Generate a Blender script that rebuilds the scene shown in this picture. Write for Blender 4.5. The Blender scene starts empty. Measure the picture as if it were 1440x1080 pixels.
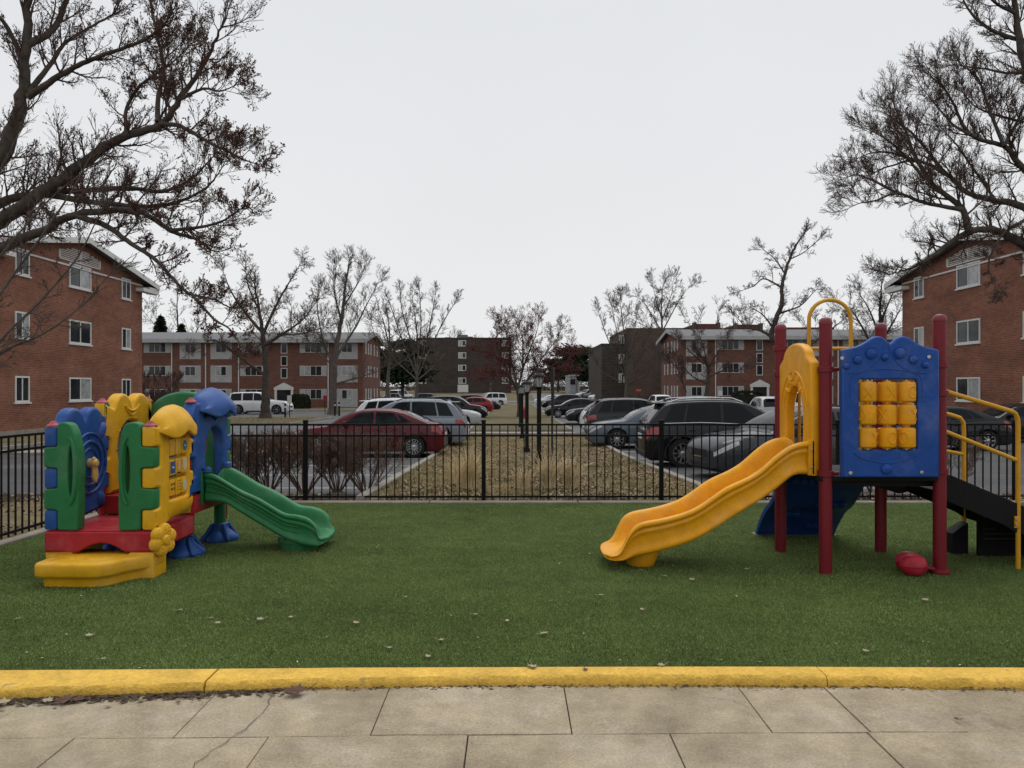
import bpy, bmesh, math, random
import numpy as np
from mathutils import Vector, Matrix
from math import radians as RD, sin, cos, pi

SC = bpy.context.scene
COL = SC.collection
rnd = random.Random(7)

# ---------------------------------------------------------------- camera, sky, sun, exposure
F, CX, HY, CAMZ = 1060.0, 720.0, 547.0, 1.7
cam = bpy.data.cameras.new('camera')
cam.sensor_width = 36.0
cam.lens = F / 1440.0 * 36.0
cam.shift_y = (HY - 540.0) / 1440.0
cam.clip_start, cam.clip_end = 0.05, 3000.0
cam_ob = bpy.data.objects.new('camera', cam)
cam_ob.location = (0, 0, CAMZ)
cam_ob.rotation_euler = (RD(90), 0, 0)
COL.objects.link(cam_ob)
SC.camera = cam_ob

SUN_EL, SUN_ROT = RD(66), RD(15)
w = bpy.data.worlds.new('World')
SC.world = w
w.use_nodes = True
nt = w.node_tree
nt.nodes.clear()
out = nt.nodes.new('ShaderNodeOutputWorld')
bg = nt.nodes.new('ShaderNodeBackground')
bg.inputs['Strength'].default_value = 0.1
sky = nt.nodes.new('ShaderNodeTexSky')
sky.sky_type = 'NISHITA'
sky.sun_disc = False
sky.sun_elevation, sky.sun_rotation = SUN_EL, SUN_ROT
sky.air_density, sky.dust_density = 1.0, 4.0
tc = nt.nodes.new('ShaderNodeTexCoord')
sep = nt.nodes.new('ShaderNodeSeparateXYZ')
nt.links.new(tc.outputs['Generated'], sep.inputs[0])
ramp = nt.nodes.new('ShaderNodeValToRGB')          # overcast cloud deck: soft brightening toward the horizon haze
ramp.color_ramp.elements[0].position = 0.0
ramp.color_ramp.elements[0].color = (0.86, 0.865, 0.87, 1)
ramp.color_ramp.elements[1].position = 0.45
ramp.color_ramp.elements[1].color = (0.785, 0.80, 0.825, 1)
e = ramp.color_ramp.elements.new(1.0)
e.color = (0.86, 0.90, 0.95, 1)
nt.links.new(sep.outputs['Z'], ramp.inputs[0])
nz = nt.nodes.new('ShaderNodeTexNoise')
nz.inputs['Scale'].default_value = 2.6
nz.inputs['Detail'].default_value = 4
nt.links.new(tc.outputs['Generated'], nz.inputs['Vector'])
mr = nt.nodes.new('ShaderNodeMapRange')
mr.inputs['To Min'].default_value, mr.inputs['To Max'].default_value = 9.55, 10.35
nt.links.new(nz.outputs['Fac'], mr.inputs['Value'])
vm = nt.nodes.new('ShaderNodeVectorMath')
vm.operation = 'SCALE'
nt.links.new(ramp.outputs['Color'], vm.inputs[0])
nt.links.new(mr.outputs['Result'], vm.inputs['Scale'])
mx = nt.nodes.new('ShaderNodeMix')
mx.data_type = 'RGBA'
mx.inputs['Factor'].default_value = 0.97
nt.links.new(sky.outputs['Color'], mx.inputs['A'])
nt.links.new(vm.outputs['Vector'], mx.inputs['B'])
nt.links.new(mx.outputs['Result'], bg.inputs['Color'])
nt.links.new(bg.outputs[0], out.inputs[0])

sun = bpy.data.lights.new('sun', 'SUN')
sun.energy, sun.angle, sun.color = 1.45, RD(45), (1.0, 0.97, 0.92)
sun_ob = bpy.data.objects.new('sun', sun)
sun_ob.rotation_euler = (RD(-24), 0, RD(-15))
COL.objects.link(sun_ob)

SC.view_settings.view_transform = 'Standard'
SC.view_settings.look = 'None'
SC.view_settings.exposure = 0.0
SC.view_settings.gamma = 1.0
SC.view_settings.use_curve_mapping = False
SC.render.engine = 'CYCLES'
SC.cycles.max_bounces = 5
SC.cycles.diffuse_bounces = 3
SC.cycles.glossy_bounces = 3
SC.cycles.use_denoising = True

# ---------------------------------------------------------------- ground profile and pixel helpers
GY = [-50, 11.6, 22, 70, 118, 150, 200, 700]
GZ = [0, 0, -0.30, -0.52, -0.62, 0.35, 1.0, 4.0]
def gz(x, y):
    return float(np.interp(y, GY, GZ))
def at(px, py, D):
    return Vector(((px - CX) / F * D, D, CAMZ - (py - HY) / F * D))
def gx(px, D):
    return (px - CX) / F * D

# ---------------------------------------------------------------- materials
MATS = {}
def mat(name, col, rough=0.6, var=0.12, scale=3.0, bump=0.0, bscale=40.0, metal=0.0, coat=0.0, spec=0.28, detail=5, col2=None, c2lo=0.55, c2hi=0.7, c2scale=2.0, rvar=0.0, fine=None):
    """Principled material: colour broken up by noise, optional second colour in patches, optional fine bump."""
    if name in MATS:
        return MATS[name]
    m = bpy.data.materials.new(name)
    m.use_nodes = True
    t = m.node_tree
    b = t.nodes['Principled BSDF']
    b.inputs['Roughness'].default_value = rough
    b.inputs['Metallic'].default_value = metal
    b.inputs['Coat Weight'].default_value = coat
    b.inputs['Coat Roughness'].default_value = 0.04
    b.inputs['Specular IOR Level'].default_value = spec
    tc = t.nodes.new('ShaderNodeTexCoord')
    n = t.nodes.new('ShaderNodeTexNoise')
    n.inputs['Scale'].default_value = scale
    n.inputs['Detail'].default_value = detail
    n.inputs['Roughness'].default_value = 0.65
    t.links.new(tc.outputs['Object'], n.inputs['Vector'])
    r = t.nodes.new('ShaderNodeValToRGB')
    r.color_ramp.elements[0].position = 0.3
    r.color_ramp.elements[1].position = 0.7
    r.color_ramp.elements[0].color = tuple(c * (1 - var) for c in col) + (1,)
    r.color_ramp.elements[1].color = tuple(min(1, c * (1 + var)) for c in col) + (1,)
    t.links.new(n.outputs['Fac'], r.inputs[0])
    last = r.outputs['Color']
    if col2:
        n2 = t.nodes.new('ShaderNodeTexNoise')
        n2.inputs['Scale'].default_value = c2scale
        n2.inputs['Detail'].default_value = 8
        n2.inputs['Roughness'].default_value = 0.7
        t.links.new(tc.outputs['Object'], n2.inputs['Vector'])
        r2 = t.nodes.new('ShaderNodeMapRange')
        r2.inputs['From Min'].default_value = c2lo
        r2.inputs['From Max'].default_value = c2hi
        t.links.new(n2.outputs['Fac'], r2.inputs['Value'])
        mx = t.nodes.new('ShaderNodeMix')
        mx.data_type = 'RGBA'
        t.links.new(r2.outputs['Result'], mx.inputs['Factor'])
        t.links.new(last, mx.inputs['A'])
        mx.inputs['B'].default_value = tuple(col2) + (1,)
        last = mx.outputs['Result']
    if fine:                                            # grain: small specks and pits
        for fs, fa in fine:
            n3 = t.nodes.new('ShaderNodeTexNoise')
            n3.inputs['Scale'].default_value = fs
            n3.inputs['Detail'].default_value = 3
            t.links.new(tc.outputs['Object'], n3.inputs['Vector'])
            r3 = t.nodes.new('ShaderNodeMapRange')
            r3.inputs['From Min'].default_value, r3.inputs['From Max'].default_value = .3, .7
            r3.inputs['To Min'].default_value, r3.inputs['To Max'].default_value = 1 - fa, 1 + fa
            t.links.new(n3.outputs['Fac'], r3.inputs['Value'])
            v3 = t.nodes.new('ShaderNodeVectorMath')
            v3.operation = 'SCALE'
            t.links.new(last, v3.inputs[0])
            t.links.new(r3.outputs['Result'], v3.inputs['Scale'])
            last = v3.outputs[0]
    t.links.new(last, b.inputs['Base Color'])
    if rvar:
        m2 = t.nodes.new('ShaderNodeMapRange')
        m2.inputs['To Min'].default_value = rough - rvar
        m2.inputs['To Max'].default_value = rough + rvar
        t.links.new(n.outputs['Fac'], m2.inputs['Value'])
        t.links.new(m2.outputs['Result'], b.inputs['Roughness'])
    if bump:
        nb = t.nodes.new('ShaderNodeTexNoise')
        nb.inputs['Scale'].default_value = bscale
        nb.inputs['Detail'].default_value = 4
        t.links.new(tc.outputs['Object'], nb.inputs['Vector'])
        bp = t.nodes.new('ShaderNodeBump')
        bp.inputs['Strength'].default_value = bump
        bp.inputs['Distance'].default_value = 0.02
        t.links.new(nb.outputs['Fac'], bp.inputs['Height'])
        t.links.new(bp.outputs['Normal'], b.inputs['Normal'])
    MATS[name] = m
    return m

def brick_mat(name, c1, c2, mortar, bw=0.21, bh=0.075, ms=0.011, streak=0.25):
    if name in MATS:
        return MATS[name]
    m = bpy.data.materials.new(name)
    m.use_nodes = True
    t = m.node_tree
    b = t.nodes['Principled BSDF']
    b.inputs['Roughness'].default_value = 0.9
    b.inputs['Specular IOR Level'].default_value = 0.2
    tc = t.nodes.new('ShaderNodeTexCoord')
    sp = t.nodes.new('ShaderNodeSeparateXYZ')
    t.links.new(tc.outputs['Object'], sp.inputs[0])
    ad = t.nodes.new('ShaderNodeMath')
    t.links.new(sp.outputs['X'], ad.inputs[0])
    t.links.new(sp.outputs['Y'], ad.inputs[1])
    cb = t.nodes.new('ShaderNodeCombineXYZ')
    t.links.new(ad.outputs[0], cb.inputs['X'])
    t.links.new(sp.outputs['Z'], cb.inputs['Y'])
    br = t.nodes.new('ShaderNodeTexBrick')
    br.inputs['Scale'].default_value = 1.0
    br.inputs['Brick Width'].default_value = bw
    br.inputs['Row Height'].default_value = bh
    br.inputs['Mortar Size'].default_value = ms
    br.inputs['Mortar Smooth'].default_value = 0.2
    br.inputs['Bias'].default_value = -0.1
    br.inputs['Color1'].default_value = c1 + (1,)
    br.inputs['Color2'].default_value = c2 + (1,)
    br.inputs['Mortar'].default_value = mortar + (1,)
    t.links.new(cb.outputs[0], br.inputs['Vector'])
    n = t.nodes.new('ShaderNodeTexNoise')
    n.inputs['Scale'].default_value = 0.35
    n.inputs['Detail'].default_value = 8
    n.inputs['Roughness'].default_value = 0.7
    mp = t.nodes.new('ShaderNodeMapping')
    mp.inputs['Scale'].default_value = (1, 1, 2.2)
    t.links.new(tc.outputs['Object'], mp.inputs['Vector'])
    t.links.new(mp.outputs[0], n.inputs['Vector'])
    mr = t.nodes.new('ShaderNodeMapRange')
    mr.inputs['From Min'].default_value, mr.inputs['From Max'].default_value = 0.3, 0.7
    mr.inputs['To Min'].default_value, mr.inputs['To Max'].default_value = 1 - streak, 1 + streak
    t.links.new(n.outputs['Fac'], mr.inputs['Value'])
    vm = t.nodes.new('ShaderNodeVectorMath')
    vm.operation = 'SCALE'
    t.links.new(br.outputs['Color'], vm.inputs[0])
    t.links.new(mr.outputs['Result'], vm.inputs['Scale'])
    # pale efflorescence in ragged patches
    n2 = t.nodes.new('ShaderNodeTexNoise')
    n2.inputs['Scale'].default_value = 0.5
    n2.inputs['Detail'].default_value = 10
    n2.inputs['Roughness'].default_value = 0.75
    t.links.new(mp.outputs[0], n2.inputs['Vector'])
    m2 = t.nodes.new('ShaderNodeMapRange')
    m2.inputs['From Min'].default_value, m2.inputs['From Max'].default_value = 0.58, 0.85
    m2.inputs['To Max'].default_value = 0.5
    t.links.new(n2.outputs['Fac'], m2.inputs['Value'])
    mx = t.nodes.new('ShaderNodeMix')
    mx.data_type = 'RGBA'
    t.links.new(m2.outputs['Result'], mx.inputs['Factor'])
    t.links.new(vm.outputs[0], mx.inputs['A'])
    mx.inputs['B'].default_value = tuple(min(1, c * 1.25) for c in mortar) + (1,)
    t.links.new(mx.outputs['Result'], b.inputs['Base Color'])
    bp = t.nodes.new('ShaderNodeBump')
    bp.inputs['Strength'].default_value = 0.4
    bp.inputs['Distance'].default_value = 0.01
    bp.invert = True
    t.links.new(br.outputs['Fac'], bp.inputs['Height'])
    t.links.new(bp.outputs[0], b.inputs['Normal'])
    MATS[name] = m
    return m

# ---------------------------------------------------------------- objects
def tag(o, label=None, cat=None, group=None, kind=None):
    if label: o['label'] = label
    if cat: o['category'] = cat
    if group: o['group'] = group
    if kind: o['kind'] = kind
    return o
def empty(name, loc, label, cat, group=None, rz=0.0):
    o = bpy.data.objects.new(name, None)
    COL.objects.link(o)
    o.location = loc
    o.rotation_euler = (0, 0, rz)
    o.empty_display_size = 0.1
    return tag(o, label, cat, group)
def link(name, me, material, parent=None):
    o = bpy.data.objects.new(name, me)
    COL.objects.link(o)
    if material is not None:
        me.materials.clear()
        me.materials.append(material)
    if parent is not None:
        o.parent = parent
    return o
def copy_tree(o, parent=None):
    c = o.copy()
    COL.objects.link(c)
    if parent is not None:
        c.parent = parent
    for ch in list(o.children):
        copy_tree(ch, c)
    return c

class MB:
    """Collects geometry for ONE mesh object."""
    def __init__(s):
        s.v, s.f = [], []
    def add(s, vs, fs):
        n = len(s.v)
        s.v.extend([tuple(p) for p in vs])
        s.f.extend([tuple(i + n for i in f) for f in fs])
        return s
    def box(s, a, b, M=None):
        x0, y0, z0 = a
        x1, y1, z1 = b
        vs = [Vector(p) for p in ((x0,y0,z0),(x1,y0,z0),(x1,y1,z0),(x0,y1,z0),(x0,y0,z1),(x1,y0,z1),(x1,y1,z1),(x0,y1,z1))]
        if M is not None: vs = [M @ p for p in vs]
        return s.add(vs, [(3,2,1,0),(4,5,6,7),(0,1,5,4),(1,2,6,5),(2,3,7,6),(3,0,4,7)])
    def loft(s, rings, caps=True, closed=True):
        n = len(rings[0])
        vs = [p for r in rings for p in r]
        fs = []
        for i in range(len(rings) - 1):
            for j in range(n if closed else n - 1):
                k = (j + 1) % n
                fs.append((i*n+j, i*n+k, (i+1)*n+k, (i+1)*n+j))
        if caps:
            fs.append(tuple(range(n))[::-1])
            fs.append(tuple((len(rings)-1)*n + j for j in range(n)))
        return s.add(vs, fs)
    def tube(s, pts, r, sides=10, caps=True):
        pts = [Vector(p) for p in pts]
        rr = r if isinstance(r, (list, tuple)) else [r] * len(pts)
        rings = []
        up = None
        for i, p in enumerate(pts):
            d = (pts[min(i+1, len(pts)-1)] - pts[max(i-1, 0)]).normalized()
            if up is None:
                up = Vector((0,0,1)) if abs(d.z) < 0.9 else Vector((1,0,0))
            a = d.cross(up).normalized()
            b = a.cross(d).normalized()
            up = b
            rings.append([p + (a*cos(2*pi*k/sides) + b*sin(2*pi*k/sides)) * rr[i] for k in range(sides)])
        return s.loft(rings, caps)
    def lathe(s, prof, c=(0,0,0), sides=20, M=None, caps=True):
        rings = []
        for r, z in prof:
            ring = [Vector((r*cos(2*pi*k/sides), r*sin(2*pi*k/sides), z)) for k in range(sides)]
            if M is not None: ring = [M @ p for p in ring]
            rings.append([p + Vector(c) for p in ring])
        return s.loft(rings, caps)
    def prism(s, poly, a, b, M=None):
        r0 = [Vector((x, y, a)) for x, y in poly]
        r1 = [Vector((x, y, b)) for x, y in poly]
        if M is not None:
            r0 = [M @ p for p in r0]
            r1 = [M @ p for p in r1]
        return s.loft([r0, r1])
    def grid(s, fn, nu, nv):
        vs = [fn(i / nu, j / nv) for i in range(nu + 1) for j in range(nv + 1)]
        fs = [(i*(nv+1)+j, (i+1)*(nv+1)+j, (i+1)*(nv+1)+j+1, i*(nv+1)+j+1) for i in range(nu) for j in range(nv)]
        return s.add(vs, fs)
    def quad(s, a, b, c, d):
        return s.add([a, b, c, d], [(0,1,2,3)])
    def build(s, name, material, parent=None, bevel=0, seg=2, smooth=35, subd=0, solid=0):
        me = bpy.data.meshes.new(name)
        bm = bmesh.new()
        vs = [bm.verts.new(p) for p in s.v]
        for f in s.f:
            try: bm.faces.new([vs[i] for i in f])
            except ValueError: pass
        bmesh.ops.recalc_face_normals(bm, faces=bm.faces)
        if bevel:
            es = [e for e in bm.edges if len(e.link_faces) == 2 and e.calc_face_angle(0) > 0.5]
            bmesh.ops.bevel(bm, geom=es, offset=bevel, segments=seg, profile=0.6, affect='EDGES', clamp_overlap=True)
        bm.to_mesh(me)
        bm.free()
        o = link(name, me, material, parent)
        if smooth:
            me.polygons.foreach_set('use_smooth', [True] * len(me.polygons))
            me.set_sharp_from_angle(angle=RD(smooth))
        if solid:
            md = o.modifiers.new('thickness', 'SOLIDIFY')
            md.thickness, md.offset = solid, 0
        if subd:
            md = o.modifiers.new('subdivision', 'SUBSURF')
            md.levels = md.render_levels = subd
        return o

def np_mesh(name, V, faces_n, Fc, material, parent=None, smooth=False):
    """Big mesh from numpy arrays: V (n,3); Fc flat indices, all faces with faces_n corners."""
    me = bpy.data.meshes.new(name)
    nf = len(Fc) // faces_n
    me.vertices.add(len(V))
    me.vertices.foreach_set('co', np.ascontiguousarray(V, dtype=np.float32).ravel())
    me.loops.add(len(Fc))
    me.loops.foreach_set('vertex_index', np.ascontiguousarray(Fc, dtype=np.int32))
    me.polygons.add(nf)
    me.polygons.foreach_set('loop_start', np.arange(0, nf * faces_n, faces_n, dtype=np.int32))
    me.polygons.foreach_set('loop_total', np.full(nf, faces_n, dtype=np.int32))
    if smooth:
        me.polygons.foreach_set('use_smooth', np.ones(nf, dtype=bool))
    me.update(calc_edges=True)
    return link(name, me, material, parent)

def plate(name, outline, holes, thick, bevel, M, material, parent=None, smooth=40):
    """Moulded panel: 2D outline with holes, given a thickness and rounded edges; local x,y in the panel, z out of it."""
    cu = bpy.data.curves.new('outline', 'CURVE')
    cu.dimensions = '2D'
    cu.fill_mode = 'BOTH'
    cu.extrude = max(0.0005, thick / 2 - bevel)
    cu.bevel_depth = bevel
    cu.bevel_resolution = 2
    cu.offset = -bevel
    for lp in [outline] + list(holes):
        sp = cu.splines.new('POLY')
        sp.points.add(len(lp) - 1)
        for p, (x, y) in zip(sp.points, lp):
            p.co = (x, y, 0, 1)
        sp.use_cyclic_u = True
    tmp = bpy.data.objects.new('outline', cu)
    me = bpy.data.meshes.new_from_object(tmp)
    bpy.data.objects.remove(tmp)
    bpy.data.curves.remove(cu)
    me.transform(M)
    me.name = name
    o = link(name, me, material, parent)
    me.polygons.foreach_set('use_smooth', [True] * len(me.polygons))
    me.set_sharp_from_angle(angle=RD(smooth))
    return o
def text_mesh(body, size, depth, M):
    cu = bpy.data.curves.new('text', 'FONT')
    cu.body = body
    cu.size = size
    cu.extrude = depth
    cu.align_x, cu.align_y = 'CENTER', 'CENTER'
    cu.resolution_u = 3
    tmp = bpy.data.objects.new('text', cu)
    me = bpy.data.meshes.new_from_object(tmp)
    bpy.data.objects.remove(tmp)
    me.transform(M)
    return me
def text(name, body, size, depth, M, material, parent):
    me = text_mesh(body, size, depth, M)
    me.name = name
    return link(name, me, material, parent)

def frame(o, ex, ey, ez):
    """Matrix with given origin and axes."""
    M = Matrix.Identity(4)
    for i, a in enumerate((ex, ey, ez)):
        for k in range(3):
            M[k][i] = a[k]
    for k in range(3):
        M[k][3] = o[k]
    return M
def arc(cx, cy, r, a0, a1, n, ry=None):
    ry = r if ry is None else ry
    return [(cx + r*cos(RD(a0 + (a1-a0)*i/n)), cy + ry*sin(RD(a0 + (a1-a0)*i/n))) for i in range(n + 1)]
def spline(pts, n):
    """Catmull-Rom through points, n samples per span."""
    P = [Vector(p) for p in pts]
    P = [P[0]*2 - P[1]] + P + [P[-1]*2 - P[-2]]
    res = []
    for i in range(1, len(P) - 2):
        for k in range(n):
            t = k / n
            res.append(0.5*((2*P[i]) + (P[i+1]-P[i-1])*t + (2*P[i-1]-5*P[i]+4*P[i+1]-P[i+2])*t*t + (3*P[i]-P[i-1]-3*P[i+1]+P[i+2])*t**3))
    res.append(P[-2])
    return res
def fillet(poly, r, n=3):
    """Round the corners of a polygon."""
    res = []
    m = len(poly)
    for i in range(m):
        p0, p, p1 = Vector(poly[i-1]), Vector(poly[i]), Vector(poly[(i+1) % m])
        a, b = p0 - p, p1 - p
        rr = min(r, a.length*0.45, b.length*0.45)
        a = p + a.normalized()*rr
        b = p + b.normalized()*rr
        for k in range(n + 1):
            t = k / n
            q = a*(1-t)**2 + p*2*t*(1-t) + b*t*t
            res.append((q.x, q.y))
    return res
# ---------------------------------------------------------------- palette
M_concrete = mat('pavement_concrete', (0.33, 0.272, 0.188), 0.9, 0.28, 1.7, 0.4, 120, col2=(0.435, 0.38, 0.295), c2lo=0.48, c2hi=0.75, c2scale=1.6, spec=0.15, fine=((70, .16), (7, .12), (230, .16)))
M_conc2 = mat('kerb_concrete', (0.25, 0.225, 0.185), 0.9, 0.25, 3, 0.3, 60, spec=0.2)
M_joint = mat('joint_dirt', (0.085, 0.07, 0.052), 1.0, 0.3, 8)
M_yellowpaint = mat('yellow_kerb_paint', (0.68, 0.42, 0.075), 0.75, 0.14, 4, 0.6, 70, col2=(0.34, 0.24, 0.11), c2lo=0.60, c2hi=0.72, c2scale=9, spec=0.2, fine=((45, .14), (9, .10)))
M_asphalt = mat('wet_asphalt', (0.055, 0.055, 0.058), 0.5, 0.3, 0.5, 0.25, 60, col2=(0.10, 0.10, 0.104), c2lo=0.5, c2hi=0.68, c2scale=0.35, rvar=0.2)
M_soil = mat('dormant_lawn', (0.135, 0.11, 0.065), 1.0, 0.4, 0.8, 0.6, 25, col2=(0.10, 0.10, 0.045), c2lo=0.5, c2hi=0.66, c2scale=0.4, spec=0.1)
M_litter = mat('leaf_litter_ground', (0.17, 0.13, 0.075), 1.0, 0.4, 6, 0.8, 40, col2=(0.22, 0.18, 0.085), c2lo=0.5, c2hi=0.62, c2scale=0.8, spec=0.1)
M_mulch = mat('mulch', (0.055, 0.04, 0.028), 1.0, 0.5, 20, 0.9, 60, spec=0.1)
M_turfbase = mat('turf_backing', (0.055, 0.08, 0.022), 1.0, 0.3, 3, spec=0.1)
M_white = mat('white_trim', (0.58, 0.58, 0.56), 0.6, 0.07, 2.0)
M_whiteline = mat('road_paint', (0.5, 0.5, 0.48), 0.8, 0.25, 4)
M_black = mat('black_steel', (0.006, 0.006, 0.0065), 0.5, 0.2, 4, spec=.12)
M_glass = mat('window_glass', (0.022, 0.026, 0.03), 0.06, 0.5, 1.1, spec=0.35)
M_palepane = mat('pale_pane_glass', (0.30, 0.31, 0.31), 0.12, 0.35, 2.3, spec=0.6)  # paler pane, tone set in the base colour
M_roof = mat('grey_roof', (0.15, 0.15, 0.155), 0.85, 0.15, 1.5)
M_brick = brick_mat('red_brick', (0.235, 0.078, 0.046), (0.135, 0.047, 0.031), (0.23, 0.15, 0.11), streak=0.36)
M_brickfar = brick_mat('red_brick_far', (0.165, 0.062, 0.045), (0.105, 0.045, 0.035), (0.15, 0.10, 0.08), 0.42, 0.15, 0.02, 0.2)
M_brickdark = brick_mat('dark_brick', (0.062, 0.050, 0.043), (0.045, 0.036, 0.032), (0.085, 0.07, 0.06), 0.8, 0.5, 0.03, 0.2)

# ---------------------------------------------------------------- ground, lot, lawns
def sheet(name, x0, x1, y0, y1, dz, material, step=2.0, kind='structure', skirt=0.0, bump=0.0):
    mb = MB()
    ys = sorted(set([y0, y1] + [y for y in GY if y0 < y < y1] + list(np.arange(y0, y1, step if y1 - y0 < 200 else 40))))
    xs = list(np.linspace(x0, x1, max(2, int((x1 - x0) / (step * 2)) + 1))) if bump else [x0, x1]
    vs = [(x, y, gz(x, y) + dz + (bump * rnd.uniform(-1, 1) if x0 < x < x1 and y0 < y < y1 else 0)) for y in ys for x in xs]
    nx = len(xs)
    mb.add(vs, [(i*nx+j, i*nx+j+1, (i+1)*nx+j+1, (i+1)*nx+j) for i in range(len(ys)-1) for j in range(nx-1)])
    if skirt:
        loop = [(x, ys[0]) for x in xs] + [(x1, y) for y in ys[1:]] + [(x, ys[-1]) for x in xs[::-1][1:]] + [(x0, y) for y in ys[::-1][1:-1]]
        n = len(loop)
        mb.add([(x, y, gz(x, y) + dz) for x, y in loop] + [(x, y, gz(x, y) + dz - skirt) for x, y in loop],
               [(i, (i+1) % n, n + (i+1) % n, n + i) for i in range(n)])
    o = mb.build(name, material, smooth=0)
    return tag(o, kind=kind)

sheet('ground', -900, 900, -50, 1400, -0.05, M_soil, 20)
sheet('parking_lot', -48, 48, 11.9, 119, -0.02, M_asphalt)
sheet('far_road', -120, 120, 123, 129, -0.02, M_asphalt)
sheet('far_parking_lot', 4, 40, 131, 175, -0.02, M_asphalt)
def kerbed(name, x0, x1, y0, y1, material, h=0.1, kw=0.15, bump=0.0, near=True, top=None):
    """A raised island: planted top inside a concrete kerb."""
    sheet(name, x0 + kw, x1 - kw, y0 + kw, y1 - kw, h + 0.01 if top is None else top, material, 0.5 if bump else 2.0, bump=bump)
    mb = MB()
    def wall(a, b):
        n = max(1, int((Vector(b) - Vector(a)).length / 2))
        d = (Vector(b) - Vector(a)).normalized()
        s = Vector((-d.y, d.x)) * kw
        for i in range(n):
            p, q = Vector(a).lerp(Vector(b), i/n), Vector(a).lerp(Vector(b), (i+1)/n) - d*0.012
            r0 = [(p.x, p.y, gz(0,p.y)-.1), (p.x+s.x, p.y+s.y, gz(0,p.y)-.1), (p.x+s.x, p.y+s.y, gz(0,p.y+s.y)+h), (p.x, p.y, gz(0,p.y)+h)]
            r1 = [(q.x, q.y, gz(0,q.y)-.1), (q.x+s.x, q.y+s.y, gz(0,q.y)-.1), (q.x+s.x, q.y+s.y, gz(0,q.y+s.y)+h), (q.x, q.y, gz(0,q.y)+h)]
            mb.loft([r0, r1])
    if near: wall((x0, y0), (x1 - kw, y0))
    wall((x1, y0), (x1, y1 - kw)); wall((x1, y1), (x0 + kw, y1)); wall((x0, y1), (x0, y0 + kw))
    tag(mb.build(name + '_kerb', M_conc2, bevel=0.015, seg=1), kind='structure')
kerbed('median', -2.35, 3.35, 11.12, 33.5, M_litter, bump=0.02, near=False, top=0.03)
kerbed('median_lawn', -2.2, 3.0, 37.0, 108, M_soil)
sheet('median_path', -2.2, 3.0, 34.2, 36.3, 0.004, M_conc2)
kerbed('lawn', -62, -17, 24.6, 42.6, M_soil)
sheet('path', -62, -16.5, 43.0, 44.4, 0.03, M_conc2)
kerbed('lawn', -62, -13.2, 44.8, 55.5, M_soil)
kerbed('lawn', -70, -13.5, 76, 87.6, M_soil)
sheet('path', -26.2, -25.0, 56, 76, 0.02, M_conc2)
kerbed('lawn', 17.6, 62, 29.5, 56, M_soil)
kerbed('lawn', 15.6, 70, 76, 87.6, M_soil)
sheet('kerb_path', -48, -6.4, 23.2, 24.3, 0.05, M_conc2, skirt=.1)
# bed behind the fences
tag(MB().box((-30, 11.232, -.3), (30, 12.1, 0.015)).build('planting_bed', M_mulch, bevel=0.02), kind='structure')
tag(MB().box((-30, 2, -.3), (-5.622, 11.23, 0.012)).build('planting_bed', M_litter), kind='structure')
# parking stripes
mb = MB()
for k in range(8):
    for x0, x1 in ((-7.4, -2.5), (3.5, 8.4)):
        y = 13.4 + k*2.72
        mb.add([(x0, y, gz(0,y)-.014), (x1, y, gz(0,y)-.014), (x1, y+.1, gz(0,y+.1)-.014), (x0, y+.1, gz(0,y+.1)-.014)], [(0,1,2,3)])
tag(mb.build('parking_lines', M_whiteline, smooth=0), kind='structure')

# ---------------------------------------------------------------- pavement slabs, yellow kerb, turf
def kerb_y(x):                                        # front foot of the yellow kerb
    return 4.29 + 0.035*math.cos(x*0.9 - 0.6) - (0.08*(-x-1.2) if x < -1.2 else 0)
mb = MB()
J1 = [-6.6, -5.6, -4.6, -3.62, -2.64, -1.655, -0.695, 0.296, 1.289, 1.777, 2.26, 3.25, 4.25, 5.25, 6.25]
J2 = [-6.0, -5.06, -4.08, -3.1, -2.13, -1.19, -0.216, 0.778, 1.756, 2.75, 3.75, 4.75, 5.75]
J3 = [x + 0.5 for x in J2]
def slab_row(js, y0, y1, jit=0.006):
    for a, b in zip(js[:-1], js[1:]):
        g = 0.0032
        dz = rnd.uniform(-.004, .004)
        tx, ty = rnd.uniform(-.003, .003), rnd.uniform(-.003, .003)
        n = 6
        r0, r1 = [], []
        xs = [a + g + (b - a - 2*g)*i/n for i in range(n + 1)]
        lo = [(x, (y0(x) if callable(y0) else y0) + g + rnd.uniform(-jit, jit)*0.5) for x in xs]
        hi = [(x, (y1(x) if callable(y1) else y1) - g + rnd.uniform(-jit, jit)*0.5) for x in xs]
        poly = lo + hi[::-1]
        top = [Vector((x, y, 0.0 + dz + tx*(x-a) + ty*(y-3.7))) for x, y in poly]
        bot = [Vector((p.x, p.y, -.08)) for p in top]
        mb.loft([bot, top])
slab_row(J1, lambda x: 3.70 + 0.03*sin(x*0.7+.3), lambda x: kerb_y(x) - 0.012)
slab_row(J2, 2.75, lambda x: 3.70 + 0.03*sin(x*0.7+.3))
slab_row(J3, 1.75, 2.75)
slab_row(J2, 0.2, 1.75)
slab_row(J3, -4, 0.2)
PAVE = mb.build('pavement', M_concrete, bevel=0.004, seg=2, smooth=30)
tag(PAVE, kind='structure')
tag(MB().box((-8, -6, -.3), (8, 4.6, -.022)).build('pavement_bedding', M_joint), kind='structure')
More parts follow.
